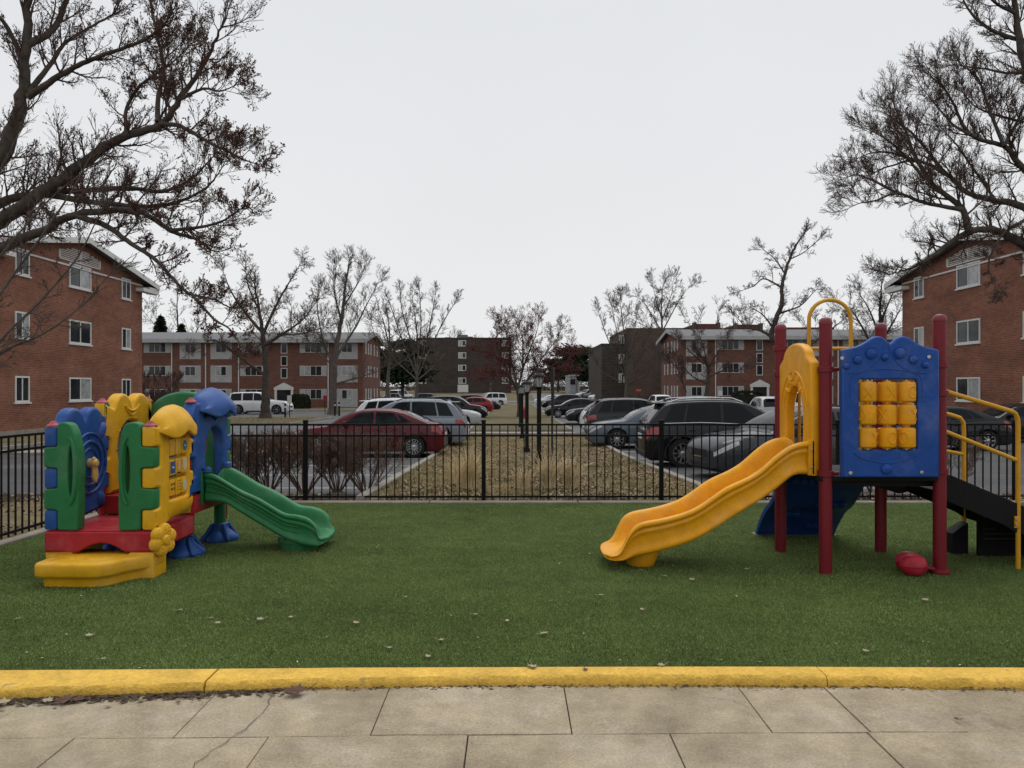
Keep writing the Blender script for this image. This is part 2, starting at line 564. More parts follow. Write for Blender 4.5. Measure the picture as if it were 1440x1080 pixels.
# hairline cracks in the slabs: thin dark crevices
def crack(pts, wd):
    mbc = MB()
    ps = spline([Vector((x, y, 0.006)) for x, y in pts], 5)
    ps = [p + Vector((rnd.uniform(-.012, .012), rnd.uniform(-.006, .006), 0)) for p in ps]
    for i in range(len(ps) - 1):
        a, b = ps[i], ps[i+1]
        d = (b - a).normalized()
        s = Vector((-d.y, d.x, 0)) * wd * rnd.uniform(.5, 1.3)
        mbc.quad(a - s, a + s, b + s, b - s)
    return mbc
c1 = crack([(-1.36, 4.25), (-1.30, 4.0), (-1.345, 3.7), (-1.42, 3.5), (-1.44, 3.3)], 0.0022)
for pts in ([(2.3, 4.2), (2.36, 4.0), (2.5, 3.75)], [(-.1, 3.35), (.2, 3.28), (.36, 3.1)], [(1.05, 4.15), (1.2, 4.1), (1.26, 4.0)]):
    c = crack(pts, 0.0012)
    c1.add(c.v, c.f)
tag(c1.build('pavement_cracks', M_joint, smooth=0), kind='structure')

mb = MB()
segs = [(-7.5, -1.735, 0.5), (-1.722, 1.80, 0.0), (1.806, 7.5, 0.3)]
for x0, x1, ph in segs:
    n = int((x1 - x0) / 0.035)
    rings = []
    for i in range(n + 1):
        x = x0 + (x1 - x0)*i/n
        y0 = kerb_y(x)
        y1 = 4.475 + (-.035*(-x-1) if x < -1 else 0)
        zt = 0.052 + 0.003*sin(x*1.3+ph) + (0.004*(-x-1.2) if x < -1.2 else 0)
        zb = -.05
        r = lambda s: rnd.uniform(-s, s)
        chip = rnd.random() ** 6 * 0.012
        rings.append([Vector(p) for p in ((x, y0 - .004 + r(.003), zb), (x, y0 + r(.002), 0.012 + r(.004)), (x, y0 + .003 + r(.002) + chip, zt - 0.018), (x, y0 + .018 + r(.003) + chip, zt - r(.0015)),
                                          (x, (y0+y1)/2, zt + r(.001)), (x, y1 - .008, zt), (x, y1, zt - .006), (x, y1, zb))])
    mb.loft(rings)
tag(mb.build('yellow_kerb', M_yellowpaint, smooth=50), kind='structure')

# artificial turf: backing plus real blades
tag(MB().box((-5.48, 4.43, -.3), (12, 11.12, 0.012)).build('turf_backing', M_turfbase), kind='structure')
def blades(name, regions, seed, material, h, wd, lean=0.6, hj=0.35, zfun=None, curl=0.0):
    r = np.random.default_rng(seed)
    P = []
    for x0, x1, y0, y1, dens in regions:
        n = int((x1-x0)*(y1-y0)*dens)
        P.append(np.stack([r.uniform(x0, x1, n), r.uniform(y0, y1, n)], 1))
    P = np.concatenate(P)
    n = len(P)
    z = np.full(n, 0.010) if zfun is None else np.interp(P[:,1], GY, GZ) + zfun
    az = r.uniform(0, 2*np.pi, n)
    hh = h * (1 + hj * r.uniform(-1, 1, n))
    ln = lean * r.uniform(0.1, 1, n) * hh
    la = r.uniform(0, 2*np.pi, n)
    dx, dy = np.cos(az)*wd/2, np.sin(az)*wd/2
    lx, ly = np.cos(la)*ln, np.sin(la)*ln
    V = np.zeros((n, 3, 3), np.float32)
    V[:,0] = np.stack([P[:,0]-dx, P[:,1]-dy, z], 1)
    V[:,1] = np.stack([P[:,0]+dx, P[:,1]+dy, z], 1)
    V[:,2] = np.stack([P[:,0]+lx, P[:,1]+ly, z+hh*np.sqrt(np.maximum(.1, 1-(ln/hh)**2*0.6))], 1)
    return np_mesh(name, V.reshape(-1, 3), 3, np.arange(n*3), material)
M_turf = mat('turf_blades', (0.15, 0.205, 0.06), 0.7, 0.28, 0.8, spec=0.12, col2=(0.27, 0.295, 0.13), c2lo=0.50, c2hi=0.72, c2scale=22.0, fine=((110, .45), (0.55, .20)))
tag(blades('artificial_turf', [(-5.47, 5.6, 4.48, 6.0, 14000), (-5.47, 8, 6.0, 8.0, 8000), (-5.47, 10, 8.0, 11.1, 4500)], 3, M_turf, 0.017, 0.0055, 1.1),
    'green artificial turf covering the play area', 'turf', kind='stuff')
# concrete edging below the fences
mb = MB()
for i in range(9):
    mb.box((-5.62 + i*2.2, 11.1 , -.2), (-5.62 + i*2.2 + 2.19, 11.23, 0.04))
for i in range(4):
    mb.box((-5.60, 2.3 + i*2.2, -.2), (-5.47, 2.3 + i*2.2 + 2.19, 0.045))
tag(mb.build('fence_edging', M_conc2, bevel=0.012, seg=1), kind='structure')
# dry grass and leaf litter on the median and the bed
def litter(name, regions, seed, zoff, label):
    r = np.random.default_rng(seed)
    P = np.concatenate([np.stack([r.uniform(x0, x1, int((x1-x0)*(y1-y0)*d)), r.uniform(y0, y1, int((x1-x0)*(y1-y0)*d))], 1) for x0, x1, y0, y1, d in regions])
    fld = np.sin(P[:,0]*2.3 + 1.7*np.sin(P[:,1]*.9)) + np.sin(P[:,1]*1.7 + 2.1*np.sin(P[:,0]*1.1 + 1)) + .8*np.sin(P[:,0]*5.1 - P[:,1]*3.3)
    P = P[fld + r.normal(0, .9, len(P)) > -.35]          # leaves drift into uneven patches
    n = len(P)
    z = np.interp(P[:,1], GY, GZ) + zoff + r.uniform(0.0, .035, n)
    a = r.uniform(0, 2*np.pi, n)
    s = r.uniform(.014, .036, n)
    t1, t2 = r.uniform(-.7, .7, n), r.uniform(-.7, .7, n)
    u = np.stack([np.cos(a)*s, np.sin(a)*s, t1*s], 1)
    v = np.stack([-np.sin(a)*s*.6, np.cos(a)*s*.6, t2*s], 1)
    C = np.stack([P[:,0], P[:,1], z], 1)
    V = np.stack([C-u, C-v, C+u, C+v], 1)
    return tag(np_mesh(name, V.reshape(-1, 3), 4, np.arange(n*4), M_leaf), label, 'leaf litter', kind='stuff')
M_leaf = mat('dry_leaf', (0.285, 0.22, 0.145), 0.9, 0.6, 7.0, spec=0.15, col2=(0.13, 0.085, 0.05), c2lo=0.52, c2hi=0.64, c2scale=11.0)
M_drygrass = mat('dry_grass', (0.31, 0.25, 0.125), 0.9, 0.4, 2.0, spec=0.15, col2=(0.13, 0.125, 0.05), c2lo=0.48, c2hi=0.62, c2scale=1.1)
litter('leaf_litter', [(0.3, 3.2, 11.3, 26, 640), (-2.2, 0.3, 11.3, 26, 260), (-2.2, 3.2, 26, 33, 120)], 5, 0.03, 'brown fallen leaves covering the lamp post median')
litter('leaf_litter', [(-11, 11, 11.3, 12.05, 380), (-8.5, -5.7, 6, 11.2, 220)], 6, 0.02, 'dead leaves on the mulch bed along the black fence')
tag(blades('dry_grass', [(-2.2, 3.2, 11.3, 20, 900), (-2.2, 3.2, 20, 33, 350), (-2.1, 2.9, 37.2, 60, 60)], 8, M_drygrass, 0.05, 0.010, 0.95, zfun=0.03),
    'short dormant grass on the median strip', 'grass', kind='stuff')
tag(blades('dry_grass', [(-60, -17.2, 24.8, 42.4, 25), (-40, -13.4, 45, 55.3, 60), (17.8, 45, 29.7, 40, 25)], 9, M_drygrass, 0.06, 0.03, 0.95, zfun=0.10),
    'short dormant grass on the lawns beside the brick buildings', 'grass', kind='stuff')

def crumbs(seed, n):
    r = np.random.default_rng(seed)
    X, Y = r.uniform(-5.4, 6.5, n), 4.5 + 6.5*r.random(n)**1.4
    C = np.stack([X, Y, np.full(n, .022)], 1)
    a = r.uniform(0, 6.28, n)
    s = r.uniform(.004, .014, n)
    u = np.stack([np.cos(a)*s, np.sin(a)*s, r.uniform(-.3, .3, n)*s], 1)
    v = np.stack([-np.sin(a)*s, np.cos(a)*s, r.uniform(-.3, .3, n)*s], 1)*r.uniform(.2, .7, (n, 1))
    V = np.stack([C - u, C - v, C + u, C + v], 1)
    tag(np_mesh('leaf_crumbs', V.reshape(-1, 3), 4, np.arange(n*4), mat('leaf_crumb', (.42, .38, .27), .9, .4, 20)), 'tiny pale leaf crumbs speckling the green turf', 'debris', kind='stuff')
crumbs(3, 420)
def kerb_dirt(seed, n):
    r = np.random.default_rng(seed)
    X = r.uniform(-5.5, 5.5, n)
    X = np.concatenate([X, r.normal(-2.2, .6, n//2)])
    n = len(X)
    Y = np.array([kerb_y(x) for x in X]) - .006 - np.abs(r.normal(0, .022, n))*(1 + (X < -1.2))
    C = np.stack([X, Y, np.full(n, .004) + r.random(n)*.004], 1)
    a = r.uniform(0, 6.28, n)
    s = r.uniform(.003, .010, n)*(1 + .8*(X < -1.2))
    u = np.stack([np.cos(a)*s*1.6, np.sin(a)*s*.7, r.uniform(-.3, .3, n)*s], 1)
    v = np.stack([-np.sin(a)*s, np.cos(a)*s*.6, r.uniform(-.3, .3, n)*s], 1)
    V = np.stack([C - u, C - v, C + u, C + v], 1)
    tag(np_mesh('kerb_dirt', V.reshape(-1, 3), 4, np.arange(n*4), mat('soil_crumb', (.075, .055, .038), 1, .5, 30, spec=.1)), 'dark soil and leaf crumbs gathered at the foot of the yellow kerb', 'debris', kind='stuff')
kerb_dirt(4, 1500)
# ---------------------------------------------------------------- fences
def fence(A, B, n, label, name='metal_fence', H=1.2, ppp=22):
    A, B = Vector(A), Vector(B)
    d = (B - A).normalized()
    L = (B - A).length
    t = empty(name, A, label, 'fence', 'black fences round the playground', math.atan2(d.y, d.x))
    step = L / n
    posts = MB()
    for i in range(n + 1):
        p = MB().box((i*step - .031, -.031, 0.03), (i*step + .031, .031, H + .015))
        p.box((i*step - .037, -.037, H + .015), (i*step + .037, .037, H + .035))
        p.build('post', M_black, t, bevel=0.004, seg=1)
    for i in range(n):
        m = MB()
        a, b = i*step + .031, (i+1)*step - .031
        for z in (H - .035, H - .20, 0.085):
            m.box((a, -.014, z - .014), (b, .014, z + .014))
        for k in range(1, ppp):
            x = i*step + step*k/ppp
            m.box((x - .008, -.008, 0.035), (x + .008, .008, H - .05))
        m.build('picket_panel', M_black, t, smooth=0)
    return t
XP = [gx(429, 11.27), gx(680, 11.27)]
FS = XP[1] - XP[0]
fence((XP[0] - FS, 11.28, 0.0), (XP[0] + FS*4, 11.36, 0.0), 5, 'black metal picket fence between the turf and the parking lot')
fence((-5.65, 4.05, 0.0), (-5.65, 11.2, 0.0), 2, 'black metal picket fence along the side of the turf beside the clock panel play set', ppp=30)
# ---------------------------------------------------------------- buildings
def wall_box(mb, x0, x1, y0, y1, z0, z1):
    mb.box((x0, y0, z0), (x1, y1, z1))
def window(root, M, w, h, panes=2, name='window', fmat=None, pale_rate=1, fw=0.07, sill=True, kinds=None):
    """Window standing on a wall; M: origin at the sill's middle on the wall face, x along, y up, z out of the wall."""
    f = MB()
    d = 0.035
    f.box((-w/2, 0, -0.02), (-w/2 + fw, h, d), M); f.box((w/2 - fw, 0, -0.02), (w/2, h, d), M)
    f.box((-w/2 + fw, 0, -0.02), (w/2 - fw, fw, d), M); f.box((-w/2 + fw, h - fw, -0.02), (w/2 - fw, h, d), M)
    iw = w - 2*fw
    for k in range(1, panes):
        x = -w/2 + fw + iw*k/panes
        f.box((x - fw*.4, fw, -0.02), (x + fw*.4, h - fw, d*.8), M)
    if sill:
        f.box((-w/2 - .08, -.07, -0.02), (w/2 + .08, -0.002, .07), M)
    fo = f.build(name, fmat or M_white, root, smooth=0)
    for k in range(panes):
        x0, x1 = -w/2 + fw + iw*k/panes + fw*.4*(k > 0), -w/2 + fw + iw*(k+1)/panes - fw*.4*(k < panes-1)
        is_pale = (kinds[k] if kinds else rnd.random() < 0.4*pale_rate)
        MB().box((x0, fw, -0.015), (x1, h - fw, 0.006), M).build('pane', M_palepane if is_pale else M_glass, fo, smooth=0)
    return fo

def apartment_near(label, side, xw, y0, y1):
    """Three storey brick block seen on its gable end; side=+1: gable wall faces +X (stands on the left)."""
    ym = (y0 + y1) / 2
    zg = gz(0, ym)
    t = empty('brick_apartment_building', (xw, ym, zg), label, 'building', 'three storey brick apartment buildings')
    S = -side                                           # direction into the block
    hw = (y1 - y0) / 2
    eave, ridge, L = 8.15, 9.3, 34.0
    prof = [(-hw, -.3), (hw, -.3), (hw, eave), (0, ridge - .08), (-hw, eave)]
    m = MB()
    m.loft([[Vector((0, y, z)) for y, z in prof], [Vector((S*L, y, z)) for y, z in prof]])
    m.build('wall', M_brick, t, smooth=0)
    MB().box((min(side*.03, S*L), -hw - .03, -.4), (max(side*.03, S*L), hw + .03, 0.32)).build('foundation', M_conc2, t, smooth=0)
    ov, oe = 0.45, 1.1
    sl = (ridge - eave) / hw
    rp = [(-hw - oe, eave - sl*oe), (0, ridge), (hw + oe, eave - sl*oe), (hw + oe, eave - sl*oe + .1), (0, ridge + .1), (-hw - oe, eave - sl*oe + .1)]
    m = MB()
    m.loft([[Vector((side*ov, y, z)) for y, z in rp], [Vector((S*(L+ov), y, z)) for y, z in rp]])
    m.build('roof', M_roof, t, smooth=0)
    m = MB()                                            # white fascia up the gable and boxed eaves
    for s in (-1, 1):
        a0, a1 = (s*(hw + oe), eave - sl*oe), (0, ridge)
        q = [(a0[0], a0[1] - .14), (a1[0], a1[1] - .14), (a1[0], a1[1] + .13), (a0[0], a0[1] + .13)]
        m.loft([[Vector((side*(ov + .01), y, z)) for y, z in q], [Vector((side*(ov + .05), y, z)) for y, z in q]])
        ya, yb = sorted((s*(hw + .004), s*(hw + oe - .004)))
        m.box((min(side*(ov - .004), S*L), ya, eave - .42), (max(side*(ov - .004), S*L), yb, eave - .3))
        m.box((min(side*(ov - .004), S*L), ya if s < 0 else yb - .06, eave - .42), (max(side*(ov-.004), S*L), ya + .06 if s < 0 else yb, eave - .13))
        ya, yb = sorted((s*(hw - .75), s*(hw + oe)))
        m.box((min(side*.004, side*ov), ya, eave - .62), (max(side*.004, side*ov), yb, eave - .43))
    m.build('fascia', M_white, t, smooth=0)
    MB().box((min(0, side*.05), -hw, eave - .27), (max(0, side*.05), hw, eave - .19)).build('trim_band', M_white, t, smooth=0)
    v = MB()                                            # louvred gable vent
    X0, X1 = sorted((-.02*side, .05*side))
    v.box((X0, -1.7, eave - .02), (X1, 1.7, eave + .04)); v.box((X0, -.05, eave + .04), (X1, .05, eave + .62))
    for s in (-1, 1):
        v.box((X0, s*1.7 - .05, eave + .04), (X1, s*1.7 + .05, eave + .42))
    for k in range(7):
        z = eave + .08 + k*.085
        wd = 1.62 if z < eave + .4 else 1.62*(eave + .75 - z)/.35
        for s in (-1, 1):
            a, b = sorted((s*.055, s*max(.1, wd)))
            v.box((X0, a, z), (X1*0.8 if side > 0 else X1, b, z + .035))
    v.build('gable_vent', M_white, t, smooth=0)
    for i, y in enumerate((-4.35, 0, 4.35)):
        wd = (0.95, 1.85, 0.95)[i]
        for k, z in enumerate((1.5, 4.25, 6.95)):
            hh = 1.12
            kd = [(0, 1), (0, 0), (0, 1)][k % 3] if i == 1 else ((0, 1) if (k + i) % 2 else (0, 0))
            M = frame((side*0.002, y, z), (0, side, 0), (0, 0, 1), (side, 0, 0))
            window(t, M, wd, hh, 2, kinds=kd, fw=0.075)
    return t
apartment_near('red brick apartment block with a white gable, behind the clock panel play set', 1, -21.0, 30.5, 42.8)
apartment_near('red brick apartment block with a white gable, behind the blue tic tac toe panel', -1, 21.8, 29.9, 42.1)

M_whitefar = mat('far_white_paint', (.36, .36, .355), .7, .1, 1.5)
def shutter(mb, x0, x1, z0, z1, y, M=None):
    mb.box((x0, -.04, z0), (x1, -.002, z1))
    n = max(3, int((z1 - z0) / .09))
    for k in range(n):
        z = z0 + .06 + (z1 - z0 - .12)*k/n
        mb.box((x0 + .05, -.052, z), (x1 - .05, -.038, z + .05))
def apartment_far(label, xc, sgn, Y, zoff, ncol=2):
    """Three storey block seen on its long front; sgn=-1: the block runs to the left of its visible gable corner."""
    zg = gz(0, Y) + zoff
    t = empty('brick_apartment_building', (xc, Y, zg), label, 'building', 'three storey brick apartment buildings')
    L, dep, eave = 46.0, 11.5, 7.95
    m = MB()
    xs = sorted((0, sgn*L))
    prof = [(0, -1), (dep, -1), (dep, eave), (dep/2, eave + 1.05), (0, eave)]
    m.loft([[Vector((xs[0], y, z)) for y, z in prof], [Vector((xs[1], y, z)) for y, z in prof]])
    m.build('wall', M_brickfar, t, smooth=0)
    m = MB()
    ov = 0.9
    sl = 1.05 / (dep/2)
    rp = [(-ov, eave - sl*ov + .15), (dep/2, eave + 1.2), (dep + ov, eave - sl*ov + .15), (dep + ov, eave - sl*ov + .28), (dep/2, eave + 1.36), (-ov, eave - sl*ov + .28)]
    m.loft([[Vector((xs[0] - .5, y, z)) for y, z in rp], [Vector((xs[1] + .5, y, z)) for y, z in rp]])
    m.build('roof', M_roof, t, smooth=0)
    f = MB()
    f.box((xs[0] - .52, -ov - .03, eave - .32), (xs[1] + .52, -ov + .02, eave + .12))
    f.box((xs[0] - .5, -ov + .03, eave - .34), (xs[1] + .5, -.003, eave - .26))
    for xx in (xs[0] - .55, xs[1] + .51):
        for s in (0, 1):
            a, b = ((-ov, eave - sl*ov), (dep/2, eave + 1.05)) if s == 0 else ((dep/2, eave + 1.05), (dep + ov, eave - sl*ov))
            q = [(a[0], a[1] - .1), (b[0], b[1] - .1), (b[0], b[1] + .32), (a[0], a[1] + .32)]
            f.loft([[Vector((xx, y, z)) for y, z in q], [Vector((xx + .04, y, z)) for y, z in q]])
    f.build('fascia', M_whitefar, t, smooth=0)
    cols = [(1.85, 'bay'), (5.8, 'wide'), (9.2, 'stair'), (12.75, 'wide'), (16.55, 'bay'), (20.15, 'bay'), (24.0, 'wide'), (27.9, 'stair'), (31.6, 'wide'), (35.4, 'bay'), (39.0, 'bay'), (42.8, 'wide')]
    for o, kd in cols:
        x = sgn*o
        if kd == 'stair':
            for z, h in ((3.5, 1.2), (4.95, 1.15), (6.4, 1.2)):
                M = frame((x, -.002, z), (1, 0, 0), (0, 0, 1), (0, -1, 0))
                window(t, M, 0.75, h, 1, kinds=(0,), sill=False, name='stair_window')
            d = MB()
            for s in (-1, 1):
                d.box((x + s*.95 - .13, -.16, 0), (x + s*.95 + .13, -.003, 2.15))
            d.box((x - 1.15, -.2, 2.15), (x + 1.15, -.003, 2.38))
            d.prism([(x - 1.2, 2.385), (x + 1.2, 2.385), (x, 3.0)], 0.003, 0.22, frame((0,0,0), (1,0,0), (0,0,1), (0,-1,0)))
            d.build('door_surround', M_white, t, smooth=0)
            dd = MB().box((x - .8, -.03, 0), (x + .8, -.003, 2.14)).build('door', M_glass, t, smooth=0)
            continue
        for r in range(3):
            z = 1.08 + r*2.72
            M = frame((x, -.006 if kd == 'wide' else -.045, z), (1, 0, 0), (0, 0, 1), (0, -1, 0))
            if kd == 'wide':
                window(t, M, 2.0, 1.15, 3, fw=.05, pale_rate=.5, sill=False)
                for s in (-1, 1):
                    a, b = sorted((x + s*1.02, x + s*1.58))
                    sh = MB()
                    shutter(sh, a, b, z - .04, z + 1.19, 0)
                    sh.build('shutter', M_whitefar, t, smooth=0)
                pass
            else:
                window(t, M, 1.25, 1.1, 2, fw=.05, pale_rate=.5, sill=False)
                sh = MB()
                zb = z - .78 if r else .15
                for s in (-1, 1):
                    a, b = sorted((x + s*.66, x + s*1.24))
                    shutter(sh, a, b, z - .03, z + 1.2, 0)
                sh.box((x - .655, -.03, z - .03), (x + .655, -.002, z + 1.2))
                sh.box((x - 1.24, -.04, zb), (x + 1.24, -.002, z - .035))
                for s in (-1, 1):                       # crossed battens
                    A, B = Vector((x - .5*s, -.05, zb + .06)), Vector((x + .5*s, -.05, z - .1))
                    sh.tube([A, B], .02, 4)
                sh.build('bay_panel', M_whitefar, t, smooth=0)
    for o in (4.05, 14.5, 18.35, 22.3, 30, 37):
        MB().box((sgn*o - .05, -.09, 0), (sgn*o + .05, -.003, eave - .3)).build('downspout', M_white, t, smooth=0)
    for k, y in enumerate((1.7, 3.3, 4.9, 7.2, 9.2)):   # slim windows in the visible gable end
        for r in range(3):
            M = frame((-sgn*.002, y, 1.0 + r*2.72), (0, -sgn, 0), (0, 0, 1), (-sgn, 0, 0))
            window(t, M, 0.55, 1.3, 1, kinds=(1,), fw=.1, sill=False)
    return t
apartment_far('long red brick apartment block with white shutters, behind the white full size SUV', -17.4, -1, 88, 0.0)
apartment_far('long red brick apartment block with white shutters, behind the black SUV with red tail lights', 19.7, 1, 88, 0.35)

def block(name, label, x0, x1, y, dep, h, zg, wins=(), material=None, storey=2.9, roofbits=()):
    t = empty(name, ((x0 + x1)/2, y, zg), label, 'building', None)
    cx = (x0 + x1)/2
    MB().box((x0 - cx, 0, -2), (x1 - cx, dep, h)).build('wall', material or M_brickdark, t, smooth=0)
    MB().box((x0 - cx - .08, -.08, h + .002), (x1 - cx + .08, dep + .08, h + .22)).build('roof_edge', mat('roof_edge', (.05, .045, .042), .8), t, smooth=0)
    for x, w_, zs in wins:
        for z in zs:
            window(t, frame((x - cx, -.004, z), (1,0,0), (0,0,1), (0,-1,0)), w_, 1.45, 2, kinds=(1, 0), fw=.16, sill=False)
    for a, b, c, d in roofbits:
        MB().box((a - cx, 3, h + .23), (b - cx, 3 + c, h + .23 + d)).build('roof_unit', M_roof, t, smooth=0)
    return t
D0 = 182.0
zb = CAMZ - (549 - HY)/F*D0
rows = [CAMZ - (y - HY)/F*D0 - zb for y in (487, 504, 521.5, 539.5)]
block('dark_brick_building', 'dark brown brick five storey block at the far end of the parking lot', gx(585, D0), gx(719, D0), D0, 16, (549-476)/F*D0, zb,
      [(gx(594, D0), 1.9, rows), (gx(650, D0), 1.9, rows), (gx(710.5, D0), 1.6, rows)], roofbits=[(gx(643, D0), gx(656, D0), 4, .9), (gx(657, D0), gx(664, D0), 4, .45), (gx(624, D0), gx(634, D0), 4, .3)])
D1 = 118.0
zb = CAMZ - (556 - HY)/F*D1
r1 = [2.0, 5.0, 8.0]
b2 = block('dark_brick_building', 'grey brown brick block with stepped roofline behind the right hand apartments', gx(846, D1), gx(878, D1), D1, 20, (556-485)/F*D1, zb, [(gx(874, D1), .9, r1)])
bx = MB().box((gx(878, D1) - gx(862, D1), -2.5, -2), (gx(1010, D1) - gx(862, D1), 18, (556-463)/F*D1)).build('wall', brick_mat('brown_brick', (.10, .068, .052), (.07, .05, .04), (.10, .08, .065), .6, .3, .03), b2, smooth=0)
D2 = 112.0
t = empty('brick_building', (gx(1075, D2), D2, 0), 'brick building with red parapets showing above the white shuttered apartments', 'building')
m = MB()
for a, b, y in ((975, 1180, 466), (978, 1012, 455), (1036, 1072, 456), (1100, 1175, 460)):
    m.box((gx(a, D2) - gx(1075, D2), 0 + (.4 if y < 466 else 0), -1), (gx(b, D2) - gx(1075, D2), 8, CAMZ + (HY - y)/F*D2))
m.build('wall', brick_mat('maroon_brick', (.115, .04, .035), (.085, .033, .03), (.10, .07, .06), .5, .3, .03), t, smooth=0)
m = MB()
for a, b, y in ((976, 980, 454), (1010, 1014, 454), (1034, 1038, 455), (1070, 1074, 455)):
    MB().box((gx(a, D2) - gx(1075, D2), .3, 8), (gx(b, D2) - gx(1075, D2), 1.2, CAMZ + (HY - y + 1)/F*D2)).build('parapet_pier', mat('pier_grey', (.09, .08, .075), .9), t, smooth=0)
# round pale utility building with flat top
D3 = 172.0
t = empty('round_utility_building', (gx(805, D3), D3, gz(0, D3)), 'small pale grey drum shaped building behind the red bud tree', 'building')
M_pale = mat('pale_render', (.33, .34, .34), .8, .15, 1.5)
R = (815-795)/2/F*D3
hh = CAMZ + (HY - 528)/F*D3 - gz(0, D3)
MB().lathe([(R, -2), (R, hh - .3), (R*1.03, hh - .3), (R*1.03, hh), (R*.6, hh + .12), (.01, hh + .15)], sides=14).build('wall', M_pale, t, smooth=20)
MB().box((-.6, -R - .02, hh*.5), (.5, -R*.9, hh*.5 + 1.2)).build('window', M_glass, t, smooth=0)
MB().box((R*.55, -R*.9, 0), (R*.55 + .2, -R*.8, hh*.9)).build('vent_pipe', M_conc2, t, smooth=0)
# ---------------------------------------------------------------- cars
def paint(name, col, metal=0.25):
    return mat('paint_' + name, col, 0.55, 0.05, 1.2, metal=metal*.5, coat=0.55, spec=.1)
M_tyre = mat('tyre_rubber', (0.014, 0.014, 0.014), .85, .3, 8)
M_rim = mat('alloy_rim', (0.42, 0.42, 0.43), .3, .1, 6, metal=.85)
M_rimdark = mat('dark_alloy', (0.10, 0.10, 0.105), .3, .1, 6, metal=.8)
M_autoglass = mat('car_glass', (0.012, 0.015, 0.017), .04, .3, 1.0, spec=.12)
M_taillight = mat('tail_lamp_lens', (0.25, 0.008, 0.008), .15, .2, 20, coat=1)
M_headlight = mat('head_lamp_lens', (0.36, 0.375, 0.385), .12, .6, 26, coat=1)
M_amber = mat('amber_lens', (0.6, 0.22, 0.03), .2, .2, 20, coat=1)
M_trim = mat('black_plastic_trim', (0.018, 0.018, 0.019), .6, .2, 5)
M_chrome = mat('chrome', (0.6, 0.6, 0.6), .15, .1, 5, metal=1)
M_plate = mat('licence_plate', (0.55, 0.56, 0.58), .5, .15, 30)

KINDS_CAR = {
 'sedan': dict(L=4.8, W=1.84, r=.335, axles=(.185, .80), tum=.36,
   belt=[(0,.72),(.012,.86),(.03,.985),(.06,1.02),(.17,1.035),(.35,.985),(.6,.945),(.70,.96),(.77,.93),(.88,.87),(.95,.79),(.985,.70),(1,.60)],
   roof=[(.075,1.02),(.15,1.17),(.245,1.36),(.33,1.445),(.43,1.465),(.52,1.44),(.585,1.36),(.66,1.20),(.745,.95)],
   rear=(.10,.245), front=(.585,.725), side=[(.20,.285,.265,.30),(.275,.31,.43,.43),(.445,.445,.635,.545)]),
 'suv': dict(L=4.6, W=1.86, r=.36, axles=(.195, .80), tum=.25,
   belt=[(0,.80),(.008,.95),(.025,1.05),(.3,1.08),(.6,1.03),(.70,1.05),(.76,1.035),(.88,.96),(.95,.84),(.985,.70),(1,.58)],
   roof=[(.012,1.04),(.035,1.2),(.085,1.48),(.125,1.61),(.2,1.655),(.35,1.68),(.48,1.665),(.55,1.60),(.63,1.42),(.735,1.04)],
   rear=(.022,.105), front=(.55,.715), side=[(.09,.145,.20,.225),(.215,.235,.405,.405),(.42,.42,.635,.52)]),
 'full': dict(L=5.5, W=2.0, r=.41, axles=(.20, .81), tum=.17,
   belt=[(0,.85),(.006,1.0),(.02,1.15),(.3,1.18),(.6,1.16),(.68,1.18),(.75,1.17),(.92,1.10),(.97,.98),(.99,.85),(1,.7)],
   roof=[(.008,1.14),(.022,1.4),(.045,1.78),(.075,1.88),(.2,1.93),(.45,1.95),(.54,1.90),(.6,1.74),(.70,1.16)],
   rear=(.016,.05), front=(.545,.685), side=[(.06,.08,.24,.24),(.265,.265,.425,.425),(.44,.44,.62,.535)]),
 'hatch': dict(L=4.3, W=1.78, r=.33, axles=(.19, .81), tum=.32,
   belt=[(0,.75),(.01,.92),(.03,1.0),(.3,1.0),(.6,.95),(.70,.97),(.78,.93),(.89,.85),(.95,.74),(.985,.62),(1,.52)],
   roof=[(.02,.99),(.06,1.15),(.14,1.36),(.2,1.44),(.32,1.485),(.46,1.48),(.54,1.42),(.62,1.26),(.745,.95)],
   rear=(.035,.14), front=(.54,.725), side=[(.13,.195,.23,.25),(.245,.265,.42,.42),(.435,.435,.64,.52)]),
}
def interp(tab, u):
    return float(np.interp(u, [a for a, b in tab], [b for a, b in tab]))
def smooth_tab(tab):
    us = np.linspace(tab[0][0], tab[-1][0], 160)
    v = np.interp(us, [a for a, b in tab], [b for a, b in tab])
    k = np.array([1, 2, 3, 4, 3, 2, 1]) / 16
    vp = np.pad(v, 3, mode='edge')
    vs = np.convolve(vp, k, 'valid')
    vs[0], vs[-1] = v[0], v[-1]
    return list(zip(us, vs))

